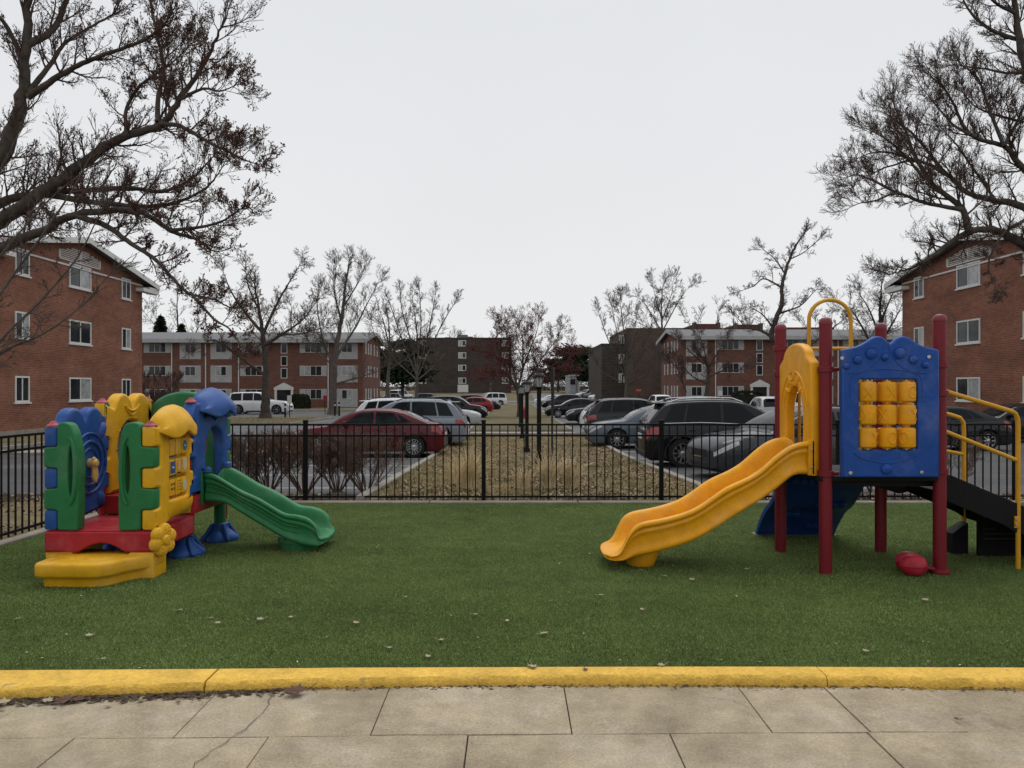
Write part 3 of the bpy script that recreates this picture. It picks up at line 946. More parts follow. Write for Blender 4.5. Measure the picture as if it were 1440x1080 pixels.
def car(label, kind, x, y, heading, pm, detail=2, dz=0.0, glass=None, rim=None, name=None, scale=1.0, rails=False, spoke=10, group='cars parked in the lot', amber=False):
    K = KINDS_CAR[kind]
    L, W, R = K['L'], K['W']/2, K['r']
    B, RF = smooth_tab(K['belt']), smooth_tab(K['roof'])
    t = empty(name or {'sedan': 'parked_car', 'suv': 'parked_suv', 'full': 'parked_suv', 'hatch': 'parked_car'}[kind], (x, y, gz(x, y) - .018 + dz), label, 'car', group, heading)
    t.scale = (scale,)*3
    ax = [(u - .5)*L for u in K['axles']]
    wt = [(0,.80),(.004,.86),(.015,.93),(.04,.975),(.09,1),(.82,1),(.90,.985),(.95,.94),(.975,.87),(.99,.78),(1,.66)]
    sill = .20
    def zl(u):
        xx = (u - .5)*L
        z = sill + (.06 if u < .03 or u > .97 else 0)
        for a in ax:
            if abs(xx - a) < R + .055:
                z = max(z, R + math.sqrt(max(0, (R + .055)**2 - (xx - a)**2)) - .01)
        return z
    FR = [0, .06, .30, .55, .76, .90, 1.0]
    YW = [.955, .975, .99, 1.0, .985, .955, .885]
    def half(u):
        w_, b = W*interp(wt, u), interp(B, u)
        z0 = zl(u)
        pts = [(0, z0), (w_*.80, z0)]
        for k, (f, yw) in enumerate(zip(FR, YW)):
            z = max(sill + (b - sill)*f, z0 + .004*k)
            pts.append((w_*yw, min(z, b)))
        pts.append((w_*.70, b + .022))
        pts.append((0, b + .04))
        return pts
    us = set(np.linspace(.05, .95, 44 if detail > 1 else 22)) | {0, .004, .015, .03, .97, .985, .994, 1}
    for a in ax:
        for s in (-1, 1):
            for q in (.2, .5, .75, .9, .97, .995, 1.005):
                us.add((a + s*(R + .055)*q)/L + .5)
    us = sorted(us)
    rings = []
    for u in us:
        h = half(u)
        xx = (u - .5)*L
        rings.append([Vector((xx, p, z)) for p, z in h] + [Vector((xx, -p, z)) for p, z in h[-2:0:-1]])
    body = MB().loft(rings)
    # greenhouse
    def yside(u, z):
        return W*interp(wt, u)*.905 - K['tum']*(z - interp(B, u))
    g = []
    u0, u1 = K['roof'][0][0], K['roof'][-1][0]
    for u in np.linspace(u0, u1, 30 if detail > 1 else 18):
        b, z = interp(B, u) - .01, max(interp(RF, u), interp(B, u) + .012)
        xx = (u - .5)*L
        zs = max(b, z - .05)
        ys = yside(u, zs)
        h = [(0, b), (yside(u, b), b), (yside(u, (b+zs)/2), (b + zs)/2), (ys, zs), (ys - .05, z - .012), (ys*.6, z + .012), (0, z + .022)]
        g.append([Vector((xx, p, q)) for p, q in h] + [Vector((xx, -p, q)) for p, q in h[-2:0:-1]])
    body.loft(g)
    body.build('body', pm, t, smooth=38)
    MB().box((-L*.47, -W*.78, .17), (L*.47, W*.78, .62)).build('underbody', M_trim, t, smooth=0)
    # glass
    gm = glass or M_autoglass
    for sgn in (-1, 1):
        for (b0, t0, b1, t1) in K['side']:
            def fn(a, c, sgn=sgn, b0=b0, t0=t0, b1=b1, t1=t1):
                ub, ut = b0 + (b1 - b0)*a, t0 + (t1 - t0)*a
                zb, zt = interp(B, ub) + .045, interp(RF, ut) - .085
                u = ub + (ut - ub)*c
                z = zb + (zt - zb)*c
                return ((u - .5)*L, sgn*(yside(u, z) + .007), z)
            MB().grid(fn, 6, 4).build('side_window', gm, t, smooth=60)
    for nm, (a0, a1) in (('windscreen', K['front']), ('rear_window', K['rear'])):
        def fn(a, c):
            u = a0 + (a1 - a0)*a
            z = interp(RF, u)
            du = .004
            sl = (interp(RF, u + du) - interp(RF, u - du))/(2*du*L)
            n = Vector((-sl, 0, 1)).normalized()*.010
            ye = yside(u, z - .05) - .075
            tt = -1 + 2*c
            f = abs(tt)*ye/max(.1, yside(u, z - .05))
            zz = z + (.022 - .014*f/.6 if f < .6 else .012 - .024*(f-.6)/.35)
            return ((u - .5)*L + n.x, tt*ye, zz + n.z)
        MB().grid(fn, 8, 10).build(nm, gm, t, smooth=60)
    # surface patches on the lower body
    def surf(u, f, s):
        w_, b = W*interp(wt, u), interp(B, u)
        return Vector(((u - .5)*L, s*w_*float(np.interp(f, FR, YW)), sill + (b - sill)*f))
    def patch(u0, u1, f0, f1, s, off=.008, nu=8, nv=4, taper=None):
        def fn(a, c):
            u = u0 + (u1 - u0)*a
            lo, hi = f0, f1
            if taper: lo, hi = f0 + taper[0]*a, f1 + taper[1]*a
            f = lo + (hi - lo)*c
            p = surf(u, f, s)
            e = .004
            ta = surf(min(1, u + e), f, s) - surf(max(0, u - e), f, s)
            tb = surf(u, min(1, f + .02), s) - surf(u, max(0, f - .02), s)
            n = ta.cross(tb).normalized()
            if n.y*s < 0: n = -n
            return p + n*off
        return MB().grid(fn, nu, nv)
    hi, tl = ((.70, .93), (.70, .95))
    for s in (-1, 1):
        patch(.905, .996, .84, .95, s, taper=(-.16, -.08)).build('headlight', M_headlight, t, smooth=60)
        patch(.003, .075 if kind != 'full' else .02, .72, .93, s).build('taillight', M_taillight, t, smooth=60)
        if amber and s < 0:
            patch(.905, .945, .76, .92, s, off=.012, nu=4).build('turn_signal', M_amber, t, smooth=60)
    xf, xr = L/2, -L/2
    nose = W*.62
    zb1 = K['belt'][-1][1]
    MB().box((xf - .07, -nose*.62, zb1 - .12), (xf + .010, nose*.62, zb1 + .02)).build('grille', M_trim, t, bevel=.01, seg=1)
    MB().box((xf - .09, -nose*.75, sill + .07), (xf + .008, nose*.75, sill + .16)).build('lower_grille', M_trim, t, bevel=.01, seg=1)
    MB().box((xr - .012, -.27, K['belt'][0][1] - .12), (xr + .05, .27, K['belt'][0][1] + .015)).build('licence_plate', M_plate, t, smooth=0)
    MB().box((xr - .010, -W*.74, sill + .05), (xr + .09, W*.74, sill + .19)).build('bumper', M_trim, t, bevel=.012, seg=1)
    if detail > 1:
        MB().box((xf - .03, -.19, zb1 - .16), (xf + .018, .19, zb1 - .13)).build('grille_bar', M_chrome, t, smooth=0)
        sm = MB()
        ds = [K['side'][1][0] - .004, K['side'][1][2] + .008, K['side'][2][2] + .03]
        for s in (-1, 1):
            for u in ds:
                pch = patch(u - .0011, u + .0011, .10, .985, s, off=.0025, nu=1, nv=10)
                if zl(u) < .25: sm.add(pch.v, pch.f)
            pch = patch(K['axles'][0] + .12, K['axles'][1] - .12, .02, .12, s, off=.006, nu=4, nv=2)
            sm.add(pch.v, pch.f)
        sm.build('door_seam', M_trim, t, smooth=0)
        for s in (-1, 1):
            for u in (K['side'][1][2] - .03, K['side'][1][0] + .03):
                p = surf(u, .83, s)
                MB().tube([p + Vector((-.09, s*.012, 0)), p + Vector((0, s*.03, 0)), p + Vector((.09, s*.012, 0))], .013, 6).build('door_handle', pm, t)
            u = K['side'][2][2] - .015
            p = Vector(((u - .5)*L, s*yside(u, interp(B, u) + .06), interp(B, u) + .06))
            M = Matrix.Translation(p + Vector((0, s*.13, .03)))
            MB().lathe([(.01, -.09), (.06, -.075), (.085, 0), (.07, .06), (.01, .075)], sides=10, M=M @ Matrix.Diagonal((.9, 1.25, 1, 1))).build('mirror', pm, t)
        if kind == 'suv':
            for s in (-1, 1):
                for a in ax:
                    MB().tube([(a + (R + .075)*cos(q), s*(W*.985 if abs(q - pi/2) < .9 else W*.97), max(.22, R + (R + .075)*sin(q) - .01)) for q in np.linspace(-.25, pi + .25, 18)], .026, 6).build('wheel_arch_trim', M_trim, t)
            ur = K['rear'][1]
            zr = interp(RF, ur + .012)
            MB().box(((ur - .5)*L - .22, -W*.58, zr - .02), ((ur - .5)*L + .10, W*.58, zr + .012)).build('spoiler', pm, t, bevel=.012)
        if rails == 2:
            for s in (-1, 1):
                pts = []
                for u in np.linspace(K['side'][0][0] + .01, K['side'][2][2], 12):
                    z = interp(B, u) + .036
                    pts.append(((u - .5)*L, s*(yside(u, z) + .008), z))
                MB().tube(pts, .011, 6).build('window_trim', M_chrome, t)
        if rails:
            for s in (-1, 1):
                pts = []
                for u in np.linspace(K['rear'][1] + .03, K['front'][0] - .02, 8):
                    z = interp(RF, u)
                    pts.append(((u - .5)*L, s*(yside(u, z - .05) - .09), z + .05))
                pts[0] = (pts[0][0], pts[0][1], pts[0][2] - .05); pts[-1] = (pts[-1][0], pts[-1][1], pts[-1][2] - .05)
                MB().tube(pts, .02, 6).build('roof_rail', M_chrome if rails == 2 else M_trim, t)
        fin = MB().prism([(-.09, 0), (.08, 0), (-.05, .055)], -.012, .012, frame(((K['rear'][1] - .5)*L + .18, 0, interp(RF, K['rear'][1] + .05) + .012), (1,0,0), (0,0,1), (0,-1,0)))
        fin.build('antenna', pm, t)
    # wheels
    rm = rim or M_rim
    for a in ax:
        for s in (-1, 1):
            M = frame((a, s*(W - .10), R), (1, 0, 0), (0, 0, 1), (0, s, 0))
            n = 28 if detail > 1 else 16
            ri = R*.69
            tyre = MB().lathe([(ri*.9, -.10), (R*.92, -.10), (R, -.06), (R, .06), (R*.95, .095), (ri*1.02, .10), (ri*.98, .085), (ri*.9, .02)], sides=n, M=M)
            to = tyre.build('wheel', M_tyre, t)
            rb = MB().lathe([(ri*.99, .06), (ri*.99, .088), (ri*.93, .088), (ri*.90, .02)], sides=n, M=M, caps=False)
            rb.lathe([(.001, .02), (.06, .02), (.06, .075), (.03, .085), (.001, .085)], sides=10, M=M)
            for k in range(spoke if detail > 1 else 5):
                an = 2*pi*k/(spoke if detail > 1 else 5)
                wsp = .10/(spoke/5)**.5*.30 if detail > 1 else .045
                d, q = Vector((cos(an), sin(an), 0)), Vector((-sin(an), cos(an), 0))
                r0 = [d*.05 + q*wsp*1.2 + Vector((0, 0, .045)), d*.05 - q*wsp*1.2 + Vector((0, 0, .045)), d*.05 - q*wsp + Vector((0, 0, .075)), d*.05 + q*wsp + Vector((0, 0, .075))]
                r1 = [d*ri*.95 + q*wsp*.8 + Vector((0, 0, .045)), d*ri*.95 - q*wsp*.8 + Vector((0, 0, .045)), d*ri*.95 - q*wsp*.7 + Vector((0, 0, .08)), d*ri*.95 + q*wsp*.7 + Vector((0, 0, .08))]
                rb.loft([[M @ p for p in r0], [M @ p for p in r1]])
            rb.build('rim', rm, to, smooth=30)
    return t

PR = paint('red', (0.085, 0.005, 0.010)); PB = paint('black', (0.004, 0.004, 0.005), 0); PW = paint('white', (0.62, 0.63, 0.64), 0)
PS = paint('silver_blue', (0.20, 0.225, 0.26), .5); PG = paint('graphite', (0.035, 0.038, 0.044), .4); PSI = paint('silver', (0.38, 0.39, 0.40), .6)
PBR = paint('bright_red', (0.22, 0.010, 0.013), .1); PMA = paint('maroon', (0.13, 0.012, 0.018)); PBL = paint('navy', (0.03, 0.045, 0.10)); PST = paint('steel_blue', (0.095, 0.115, 0.14), .5); PCH = paint('charcoal', (0.012, 0.0125, 0.015), .1)
LEFT, RIGHT = pi, 0.0
# left row (tails or noses at the median kerb)
car('dark red sedan parked nose away beside the central fence post', 'sedan', -1.95 - 2.4, 23.0, LEFT, PR, spoke=14, scale=.97)
car('silver blue station wagon SUV parked beyond the dark red sedan', 'suv', gx(655, 26.2) - 2.3, 26.9, LEFT, PS, rails=1)
car('white SUV mostly hidden behind the silver blue SUV', 'suv', gx(660, 29.5) - 2.35, 30.4, RIGHT, PW, rails=1)
car('grey sedan parked nose toward the median in front of the black crossover', 'sedan', gx(675, 42) - 2.35, 42.5, RIGHT, PSI)
car('black crossover parked nose toward the median left of the red hatchback', 'suv', gx(684, 53) - 2.25, 54, RIGHT, PB, spoke=5)
car('bright red hatchback on the left side of the median', 'hatch', gx(692, 70) - 2.1, 71, LEFT, PBR, 1)
car('dark SUV just beyond the bright red hatchback', 'suv', gx(704, 78) - 2.3, 79, RIGHT, PCH, 1)
car('white SUV at the far end of the left row, tail toward the median', 'full', gx(712, 103) - 2.5, 104, LEFT + .35, PW, 1, scale=.92)
car('white full size SUV parked before the left shuttered apartments', 'full', gx(364, 67), 67.5, RIGHT, PW, 2, spoke=6)
car('black sedan half hidden behind the blue hood of the play set', 'sedan', gx(328, 62) - 2.4, 62.8, RIGHT, PB, 1)
car('white pickup sized SUV far off at the gable end of the left apartments', 'full', gx(562, 125), 127, 1.2, PW, 1)
car('blue SUV far off behind the thin vase shaped tree', 'suv', gx(605, 112), 113, RIGHT, PBL, 1)
car('silver wagon far off left of the blue SUV', 'suv', gx(545, 116), 117, LEFT, PSI, 1)
# right row
car('dark grey sedan with amber corner lamp parked nearest, behind the yellow slide', 'sedan', gx(985, 15.6) + 2.35, 16.2, LEFT + .2, PG, spoke=10, amber=True)
car('black SUV with bright red tail lamps and roof rails, right of the median', 'suv', gx(910, 18.4) + 2.3, 19.4, RIGHT, PB, rails=2, spoke=10)
car('steel grey sedan with multi spoke wheels parked nose to the median', 'sedan', gx(828, 25.6) + 2.4, 26.5, LEFT, PST, spoke=10, rim=M_rim)
car('charcoal crossover parked tail to the median beyond the steel grey sedan', 'suv', gx(827, 31) + 2.3, 31.9, RIGHT, PCH)
car('white hatchback peeking out behind the charcoal crossover', 'hatch', gx(819, 35) + 2.15, 35.7, RIGHT, PW)
car('dark compact sedan nose to the median beyond the white hatchback', 'sedan', gx(797, 46) + 2.4, 46.9, LEFT, PCH)
car('black sedan with silver wheels further up the right row', 'sedan', gx(767, 57) + 2.4, 58, LEFT, PB)
car('black SUV behind the black sedan, far up the right row', 'suv', gx(762, 84) + 2.3, 85, LEFT, PB, 1)
car('silver hatchback seen just left of the far black SUV', 'hatch', gx(757, 100) + 2.1, 101, LEFT, PSI, 1)
car('white sedan far up the right row beside the second lamp post', 'sedan', gx(752, 108) + 2.3, 109, LEFT, PW, 1)
car('white SUV seen from behind, near the stop sign', 'suv', gx(926, 74), 74, 1.62, PW, 1)
car('silver SUV seen from behind, in front of the white pedimented door', 'suv', gx(1078, 44), 44, 1.5, PSI, 2)
car('white van like SUV behind the yellow slide arch', 'full', gx(1128, 56), 56, 1.5, PW, 1)
car('dark sedan behind the right handrails', 'sedan', 16.5 - 2.4, 25.6, LEFT, PCH, spoke=8)
car('black hatchback at the right edge beside the dark sedan', 'hatch', 19.6, 29.6, LEFT, PB, 2)
for i, (px, D, k, pm, lab) in enumerate(((826, 138, 'suv', PSI, 'silver SUV topmost on the far sloping lot'), (838, 134, 'suv', PCH, 'dark SUV second from the top on the far sloping lot'), (846, 129, 'suv', PW, 'white SUV right of the dark SUV on the far sloping lot'),
                                       (858, 133, 'suv', PMA, 'maroon SUV on the far sloping lot'), (872, 122, 'sedan', PW, 'white sedan nearest on the far sloping lot'), (898, 128, 'sedan', PSI, 'silver sedan below the stop sign on the far sloping lot'))):
    car(lab, k, gx(px, D), D, LEFT + .5, pm, 1)
# ---------------------------------------------------------------- bare trees
M_bark = mat('dark_bark', (0.072, 0.060, 0.051), 0.95, 0.4, 6, 0.6, 25, spec=0.15)
M_barkgrey = mat('grey_bark', (0.105, 0.09, 0.078), 0.95, 0.35, 5, 0.5, 25, spec=0.15)
M_twig = mat('twig_bark', (0.090, 0.066, 0.058), 0.95, 0.35, 2, spec=0.1)
M_twiggrey = mat('twig_grey', (0.10, 0.082, 0.07), 0.95, 0.35, 2, spec=0.1)
M_bud = mat('brown_dead_leaf', (0.105, 0.05, 0.038), 0.9, 0.5, 9, spec=0.1)
M_redbud = mat('red_bud', (0.13, 0.045, 0.042), 0.9, 0.45, 6, spec=0.1)
M_needle = mat('dark_needles', (0.022, 0.034, 0.018), 0.9, 0.4, 4, spec=0.1)

def tubes_np(branches, sides):
    groups = {}
    for pts, r in branches:
        groups.setdefault(len(pts), []).append((pts, r))
    Vs, Fs, off = [], [], 0
    for n, bs in groups.items():
        P = np.array([[tuple(p) for p in b[0]] for b in bs], dtype=np.float64)
        R = np.array([b[1] for b in bs], dtype=np.float64)
        T = np.gradient(P, axis=1)
        T /= np.linalg.norm(T, axis=2, keepdims=True) + 1e-9
        ref = np.where(np.abs(T.mean(1, keepdims=True)[..., 2:3]) > 0.8, np.array([1.0, 0, 0]), np.array([0, 0, 1.0]))
        A = np.cross(T, np.broadcast_to(ref, T.shape))
        A /= np.linalg.norm(A, axis=2, keepdims=True) + 1e-9
        B = np.cross(A, T)
        ang = np.arange(sides) * 2*np.pi/sides
        V = P[:, :, None, :] + R[:, :, None, None]*(A[:, :, None, :]*np.cos(ang)[None, None, :, None] + B[:, :, None, :]*np.sin(ang)[None, None, :, None])
        nb = len(bs)
        idx = np.arange(nb*n*sides).reshape(nb, n, sides) + off
        a, b = idx[:, :-1, :], np.roll(idx, -1, 2)[:, :-1, :]
        c, d = np.roll(idx, -1, 2)[:, 1:, :], idx[:, 1:, :]
        Fs.append(np.stack([a, b, c, d], -1).reshape(-1))
        Vs.append(V.reshape(-1, 3))
        off += nb*n*sides
    return np.concatenate(Vs), np.concatenate(Fs)

class Tree:
    def __init__(s, seed, **P):
        s.r = random.Random(seed)
        s.P = dict(nc=(6, 5), ratio=(.5, .5), ang=(35, 65), wob=.22, up=.10, maxlv=2, minr=.006, leaf=0.0, leafsize=.05, leafclump=1, tip=.25)
        s.P.update(P)
        s.limb, s.branch, s.twig, s.tips = [], [], [], []
    def rdir(s):
        v = Vector((s.r.gauss(0, 1), s.r.gauss(0, 1), s.r.gauss(0, 1)))
        return v.normalized()
    def off(s, d, ang):
        a = d.cross(s.rdir())
        a = a.normalized() if a.length > 1e-4 else Vector((1, 0, 0))
        return (Matrix.Rotation(RD(ang), 3, a) @ d).normalized()
    def grow(s, p, d, L, r, lv):
        P = s.P
        n = 5 if lv < P['maxlv'] else 4
        pts, rad, ds = [p.copy()], [r], [d.copy()]
        for i in range(n):
            d = (d + s.rdir()*P['wob'] + Vector((0, 0, 1))*P['up']).normalized()
            p = p + d*(L/n)
            pts.append(p)
            ds.append(d)
            rad.append(max(P['minr']*.7, r*(1 - (1 - P['tip'])*(i+1)/n)))
        (s.branch if lv < P['maxlv'] else s.twig).append((pts, rad))
        if lv < P['maxlv']:
            nc = P['nc'][lv]
            for c in range(nc):
                t = 0.18 + 0.82*(c + s.r.random())/nc
                k = min(n - 1, int(t*n))
                q = pts[k].lerp(pts[k+1], t*n - k)
                s.grow(q, s.off(ds[k], s.r.uniform(*P['ang'])), L*P['ratio'][lv]*s.r.uniform(.7, 1.2)*(1.15 - .55*t), max(P['minr'], rad[k]*.55), lv + 1)
        else:
            for k in range(1, len(pts)):
                if s.r.random() < P['leaf']:
                    s.tips.append((pts[k], ds[min(k, len(ds)-1)]))
    def add_limb(s, pts, r0, r1, L0=1.5, every=.4, t0=.15, upbias=.35, tipgrow=True):
        """A main limb through given points, with side branches along it."""
        sp = spline(pts, 6)
        n = len(sp)
        rad = [r0 + (r1 - r0)*(i/(n-1))**.8 for i in range(n)]
        j = r0*.12
        sp = [p + s.rdir()*j*(0 < i < n-1) for i, p in enumerate(sp)]
        s.limb.append((sp, rad))
        acc = 0.0
        tot = sum((sp[i+1]-sp[i]).length for i in range(n-1))
        run = 0
        for i in range(n - 1):
            seg = (sp[i+1] - sp[i]).length
            run += seg
            acc += seg
            t = run/tot
            while acc > every:
                acc -= every
                if t < t0: continue
                d = (sp[i+1] - sp[i]).normalized()
                dd = (s.off(d, s.r.uniform(30, 80)) + Vector((0, 0, upbias))).normalized()
                s.grow(sp[i+1], dd, L0*s.r.uniform(.5, 1.25)*(1.1 - .45*t), max(s.P['minr'], min(rad[i]*.45, .02 + L0*.008)), 0)
        if tipgrow:
            d = (sp[-1] - sp[-2]).normalized()
            for k in range(3):
                s.grow(sp[-1], s.off(d, s.r.uniform(5, 35)), L0*.9, max(r1*.8, s.P['minr']), 0)
    def finish(s, name, loc, label, group=None, bark=None, twig=None, leafmat=None, cat='tree', leafname='dead_leaves'):
        t = empty(name, loc, label, cat, group)
        Lc = np.array(tuple(loc))
        if s.limb:
            V, Fc = tubes_np(s.limb, 9)
            o = np_mesh('trunk', V - Lc, 4, Fc, bark or M_bark, t, True)
        Vs, Fs, off = [], [], 0
        for bs, k in ((s.branch, 5), (s.twig, 3)):
            if not bs: continue
            V, Fc = tubes_np(bs, k)
            Vs.append(V); Fs.append(Fc + off); off += len(V)
        np_mesh('crown', np.concatenate(Vs) - Lc, 4, np.concatenate(Fs), twig or M_twig, t, True)
        if s.tips:
            r = np.random.default_rng(4)
            C = np.array([tuple(p) for p, d in s.tips])
            D = np.array([tuple(d) for p, d in s.tips])
            m = s.P['leafclump']
            C = np.repeat(C, m, 0) + r.normal(0, s.P['leafsize']*.7, (len(C)*m, 3))*(m > 1)
            D = np.repeat(D, m, 0) + r.normal(0, .6, (len(D)*m, 3))
            n = len(C)
            D /= np.linalg.norm(D, axis=1, keepdims=True)
            W = np.cross(D, r.normal(0, 1, (n, 3)))
            W /= np.linalg.norm(W, axis=1, keepdims=True)
            sz = s.P['leafsize']*r.uniform(.5, 1.3, (n, 1))
            V = np.stack([C, C + D*sz*.5 + W*sz*.20, C + D*sz, C + D*sz*.5 - W*sz*.17], 1)
            np_mesh(leafname, V.reshape(-1, 3) - Lc, 4, np.arange(n*4), leafmat or M_bud, t)
        return t

def pxl(pts, D, dd=0.0, d0=0.0):
    n = len(pts) - 1
    return [at(x, y, D + d0 + dd*i/max(1, n)) for i, (x, y) in enumerate(pts)]

# big near tree on the left: trunk outside the frame, limbs reaching in
T = Tree(11, nc=(8, 7), ratio=(.55, .52), ang=(22, 55), wob=.22, up=.12, minr=.0046, leaf=.30, leafsize=.066, leafclump=1)
D = 17.0
base = Vector((gx(-200, D), D, gz(0, D)))
T.add_limb([base] + pxl([(-150, 470), (-100, 340), (-50, 285), (0, 222), (28, 150), (36, 70), (42, -50)], D), 0.344, 0.070, 1.15, 0.330, .5)
T.add_limb(pxl([(40, 62), (75, 40), (97, -10), (110, -60)], D, .8), 0.090, 0.035, 0.86, 0.231)
T.add_limb(pxl([(30, 80), (8, 35), (-10, 20)], D, -.6), 0.066, 0.028, 0.72, 0.231)
T.add_limb(pxl([(40, 136), (75, 112), (110, 92), (150, 75), (200, 58), (235, 30)], D, -1.2), 0.082, 0.021, 0.94, 0.172)
T.add_limb(pxl([(40, 130), (70, 92), (90, 62), (120, 42), (160, 20)], D, 1.2), 0.066, 0.021, 0.86, 0.198)
T.add_limb(pxl([(-150, 470), (-70, 360), (0, 312), (60, 270), (110, 236), (165, 197), (225, 175), (258, 132), (290, 82), (312, 38)], D, -1.0), 0.213, 0.021, 1.12, 0.158, .3)
T.P['leaf'] = .55
T.add_limb(pxl([(222, 172), (222, 140), (230, 100), (222, 55), (212, 5), (208, -30)], D, 1.2, -.7), 0.061, 0.021, 0.90, 0.145)
T.add_limb(pxl([(225, 174), (255, 178), (290, 198), (318, 212), (342, 224), (358, 230)], D, -1.0, -.7), 0.057, 0.010, 0.72, 0.132)
T.add_limb(pxl([(178, 188), (178, 152), (200, 118), (232, 96), (262, 70)], D, 1.0, -.6), 0.049, 0.014, 0.79, 0.145)
T.add_limb(pxl([(252, 140), (285, 125), (308, 128), (328, 122)], D, -.8, -.8), 0.041, 0.010, 0.72, 0.132)
T.P['leaf'] = .30
T.add_limb(pxl([(-80, 350), (0, 287), (60, 273), (120, 268), (180, 265), (235, 268), (275, 246), (300, 220)], D, 1.8), 0.123, 0.014, 0.86, 0.158, .25)
T.add_limb(pxl([(60, 273), (130, 284), (200, 290), (250, 284), (292, 262), (312, 236)], D, -1.6), 0.082, 0.010, 0.86, 0.158)
T.add_limb(pxl([(-120, 420), (0, 350), (60, 325), (105, 302), (190, 297), (240, 324), (278, 338), (296, 352)], D, -2.2), 0.139, 0.017, 0.65, 0.185, .3)
T.add_limb(pxl([(240, 324), (290, 318), (318, 308), (338, 294)], D, -.8, -1.8), 0.041, 0.010, 0.65, 0.132)
T.add_limb(pxl([(105, 302), (150, 318), (178, 338), (215, 362), (240, 388), (265, 412), (298, 420), (322, 432)], D, -1.5, -.94), 0.070, 0.014, 0.54, 0.165)
T.add_limb(pxl([(268, 412), (300, 448), (322, 462), (338, 484)], D, -.6, -2.3), 0.033, 0.010, 0.43, 0.165, upbias=0)
# extra limbs out of frame so the crown is whole from other positions
T.add_limb([base + Vector((0, 0, 4)), base + Vector((-2.5, 1, 7)), base + Vector((-5, 2, 9)), base + Vector((-7, 2, 10.5))], .2, .04, 1.6, .6)
T.add_limb([base + Vector((0, 0, 5)), base + Vector((-1, -2, 8)), base + Vector((-1.5, -3.5, 10)), base + Vector((-2, -4, 12))], .18, .04, 1.6, .6)
T.finish('bare_tree', base, 'large dark tree with clinging brown seed clusters reaching in over the clock panel play set', 'bare trees', M_bark, M_twig)

# slim pale multi stem tree low on the left edge
T = Tree(12, nc=(5, 4), ratio=(.5, .5), ang=(15, 40), wob=.12, up=.05, minr=.0055)
D = 14.0
b = Vector((gx(-130, D), D, 0))
for pts in ([(-130, 640), (-60, 560), (0, 480), (60, 420), (110, 360), (140, 300)], [(-130, 640), (-70, 580), (0, 498), (60, 470), (115, 430), (150, 390)],
            [(-130, 640), (-90, 500), (-30, 400), (25, 330), (70, 280), (120, 240)], [(-130, 640), (-80, 560), (-10, 430), (60, 330), (100, 270), (130, 215)],
            [(-130, 640), (-110, 520), (-60, 380), (-20, 280), (20, 200)]):
    T.add_limb(pxl(pts, D, T.r.uniform(-1, 1)), 0.037, 0.010, 0.65, 0.231, .35, .2)
T.finish('bare_tree', b, 'slim pale multi stem sapling at the left edge in front of the brick gable', 'bare trees', M_barkgrey, M_twiggrey)

# big near tree on the right
T = Tree(21, nc=(9, 8), ratio=(.56, .52), ang=(22, 55), wob=.20, up=.11, minr=.0046, leaf=.20, leafsize=.04, leafclump=1)
D = 19.0
base = Vector((gx(1590, D), D, gz(0, D)))
T.add_limb([base] + pxl([(1570, 470), (1540, 400), (1500, 290), (1470, 190), (1440, 90), (1420, -20)], D), 0.328, 0.056, 1.22, 0.264, .45)
T.add_limb(pxl([(1550, 430), (1500, 385), (1440, 345), (1400, 324), (1362, 326), (1312, 360), (1282, 376), (1252, 386)], D, -1.4), 0.172, 0.014, 0.79, 0.158, .3, .15)
T.add_limb(pxl([(1362, 326), (1352, 292), (1310, 258), (1285, 215), (1272, 180), (1258, 152)], D, 1.0, -.9), 0.090, 0.014, 1.08, 0.132, .1)
T.add_limb(pxl([(1352, 295), (1300, 285), (1262, 272), (1232, 282), (1208, 286)], D, -.8, -.9), 0.057, 0.010, 0.79, 0.132)
T.add_limb(pxl([(1520, 350), (1440, 292), (1400, 282), (1362, 272), (1330, 245), (1290, 226), (1250, 234), (1212, 252)], D, 1.0), 0.115, 0.010, 0.86, 0.145, .3)
T.add_limb(pxl([(1330, 245), (1290, 195), (1264, 172), (1245, 160)], D, 1.0, .5), 0.049, 0.010, 0.94, 0.132)
T.add_limb(pxl([(1500, 290), (1440, 238), (1412, 206), (1365, 190), (1338, 140), (1320, 112)], D, -1.0), 0.098, 0.014, 1.01, 0.145, .3)
T.add_limb(pxl([(1412, 206), (1390, 150), (1375, 110), (1350, 90)], D, 1.0, -.6), 0.049, 0.014, 0.86, 0.145)
T.add_limb(pxl([(1440, 100), (1418, 103), (1380, 96), (1340, 92)], D, -.4), 0.049, 0.010, 0.58, 0.165)
T.add_limb(pxl([(1450, 60), (1400, 45), (1365, 18), (1345, -20)], D, .8), 0.066, 0.014, 0.72, 0.132)
T.add_limb(pxl([(1430, 20), (1395, 0), (1370, -40)], D, -.8), 0.049, 0.014, 0.72, 0.132)
for pts, dd, d0 in (([(1400, 282), (1372, 242), (1346, 205), (1322, 178)], 1.2, .5), ([(1300, 252), (1272, 218), (1246, 196), (1228, 186)], -.8, -.6), ([(1290, 226), (1258, 216), (1230, 214), (1208, 222)], .9, .6),
                    ([(1262, 272), (1232, 256), (1206, 246), (1190, 250)], .9, -.9), ([(1440, 172), (1402, 162), (1372, 150), (1352, 128)], 1.0, -.3), ([(1412, 206), (1440, 150), (1450, 110)], .5, -.6), ([(1365, 190), (1340, 175), (1318, 150), (1300, 128)], 1.0, -.8)):
    T.add_limb(pxl(pts, D, dd, d0), .040, .010, .82, .125)
T.add_limb(pxl([(1440, 310), (1410, 330), (1390, 370), (1400, 400)], D, -.8, -1.0), 0.041, 0.010, 0.50, 0.165, upbias=-.2)
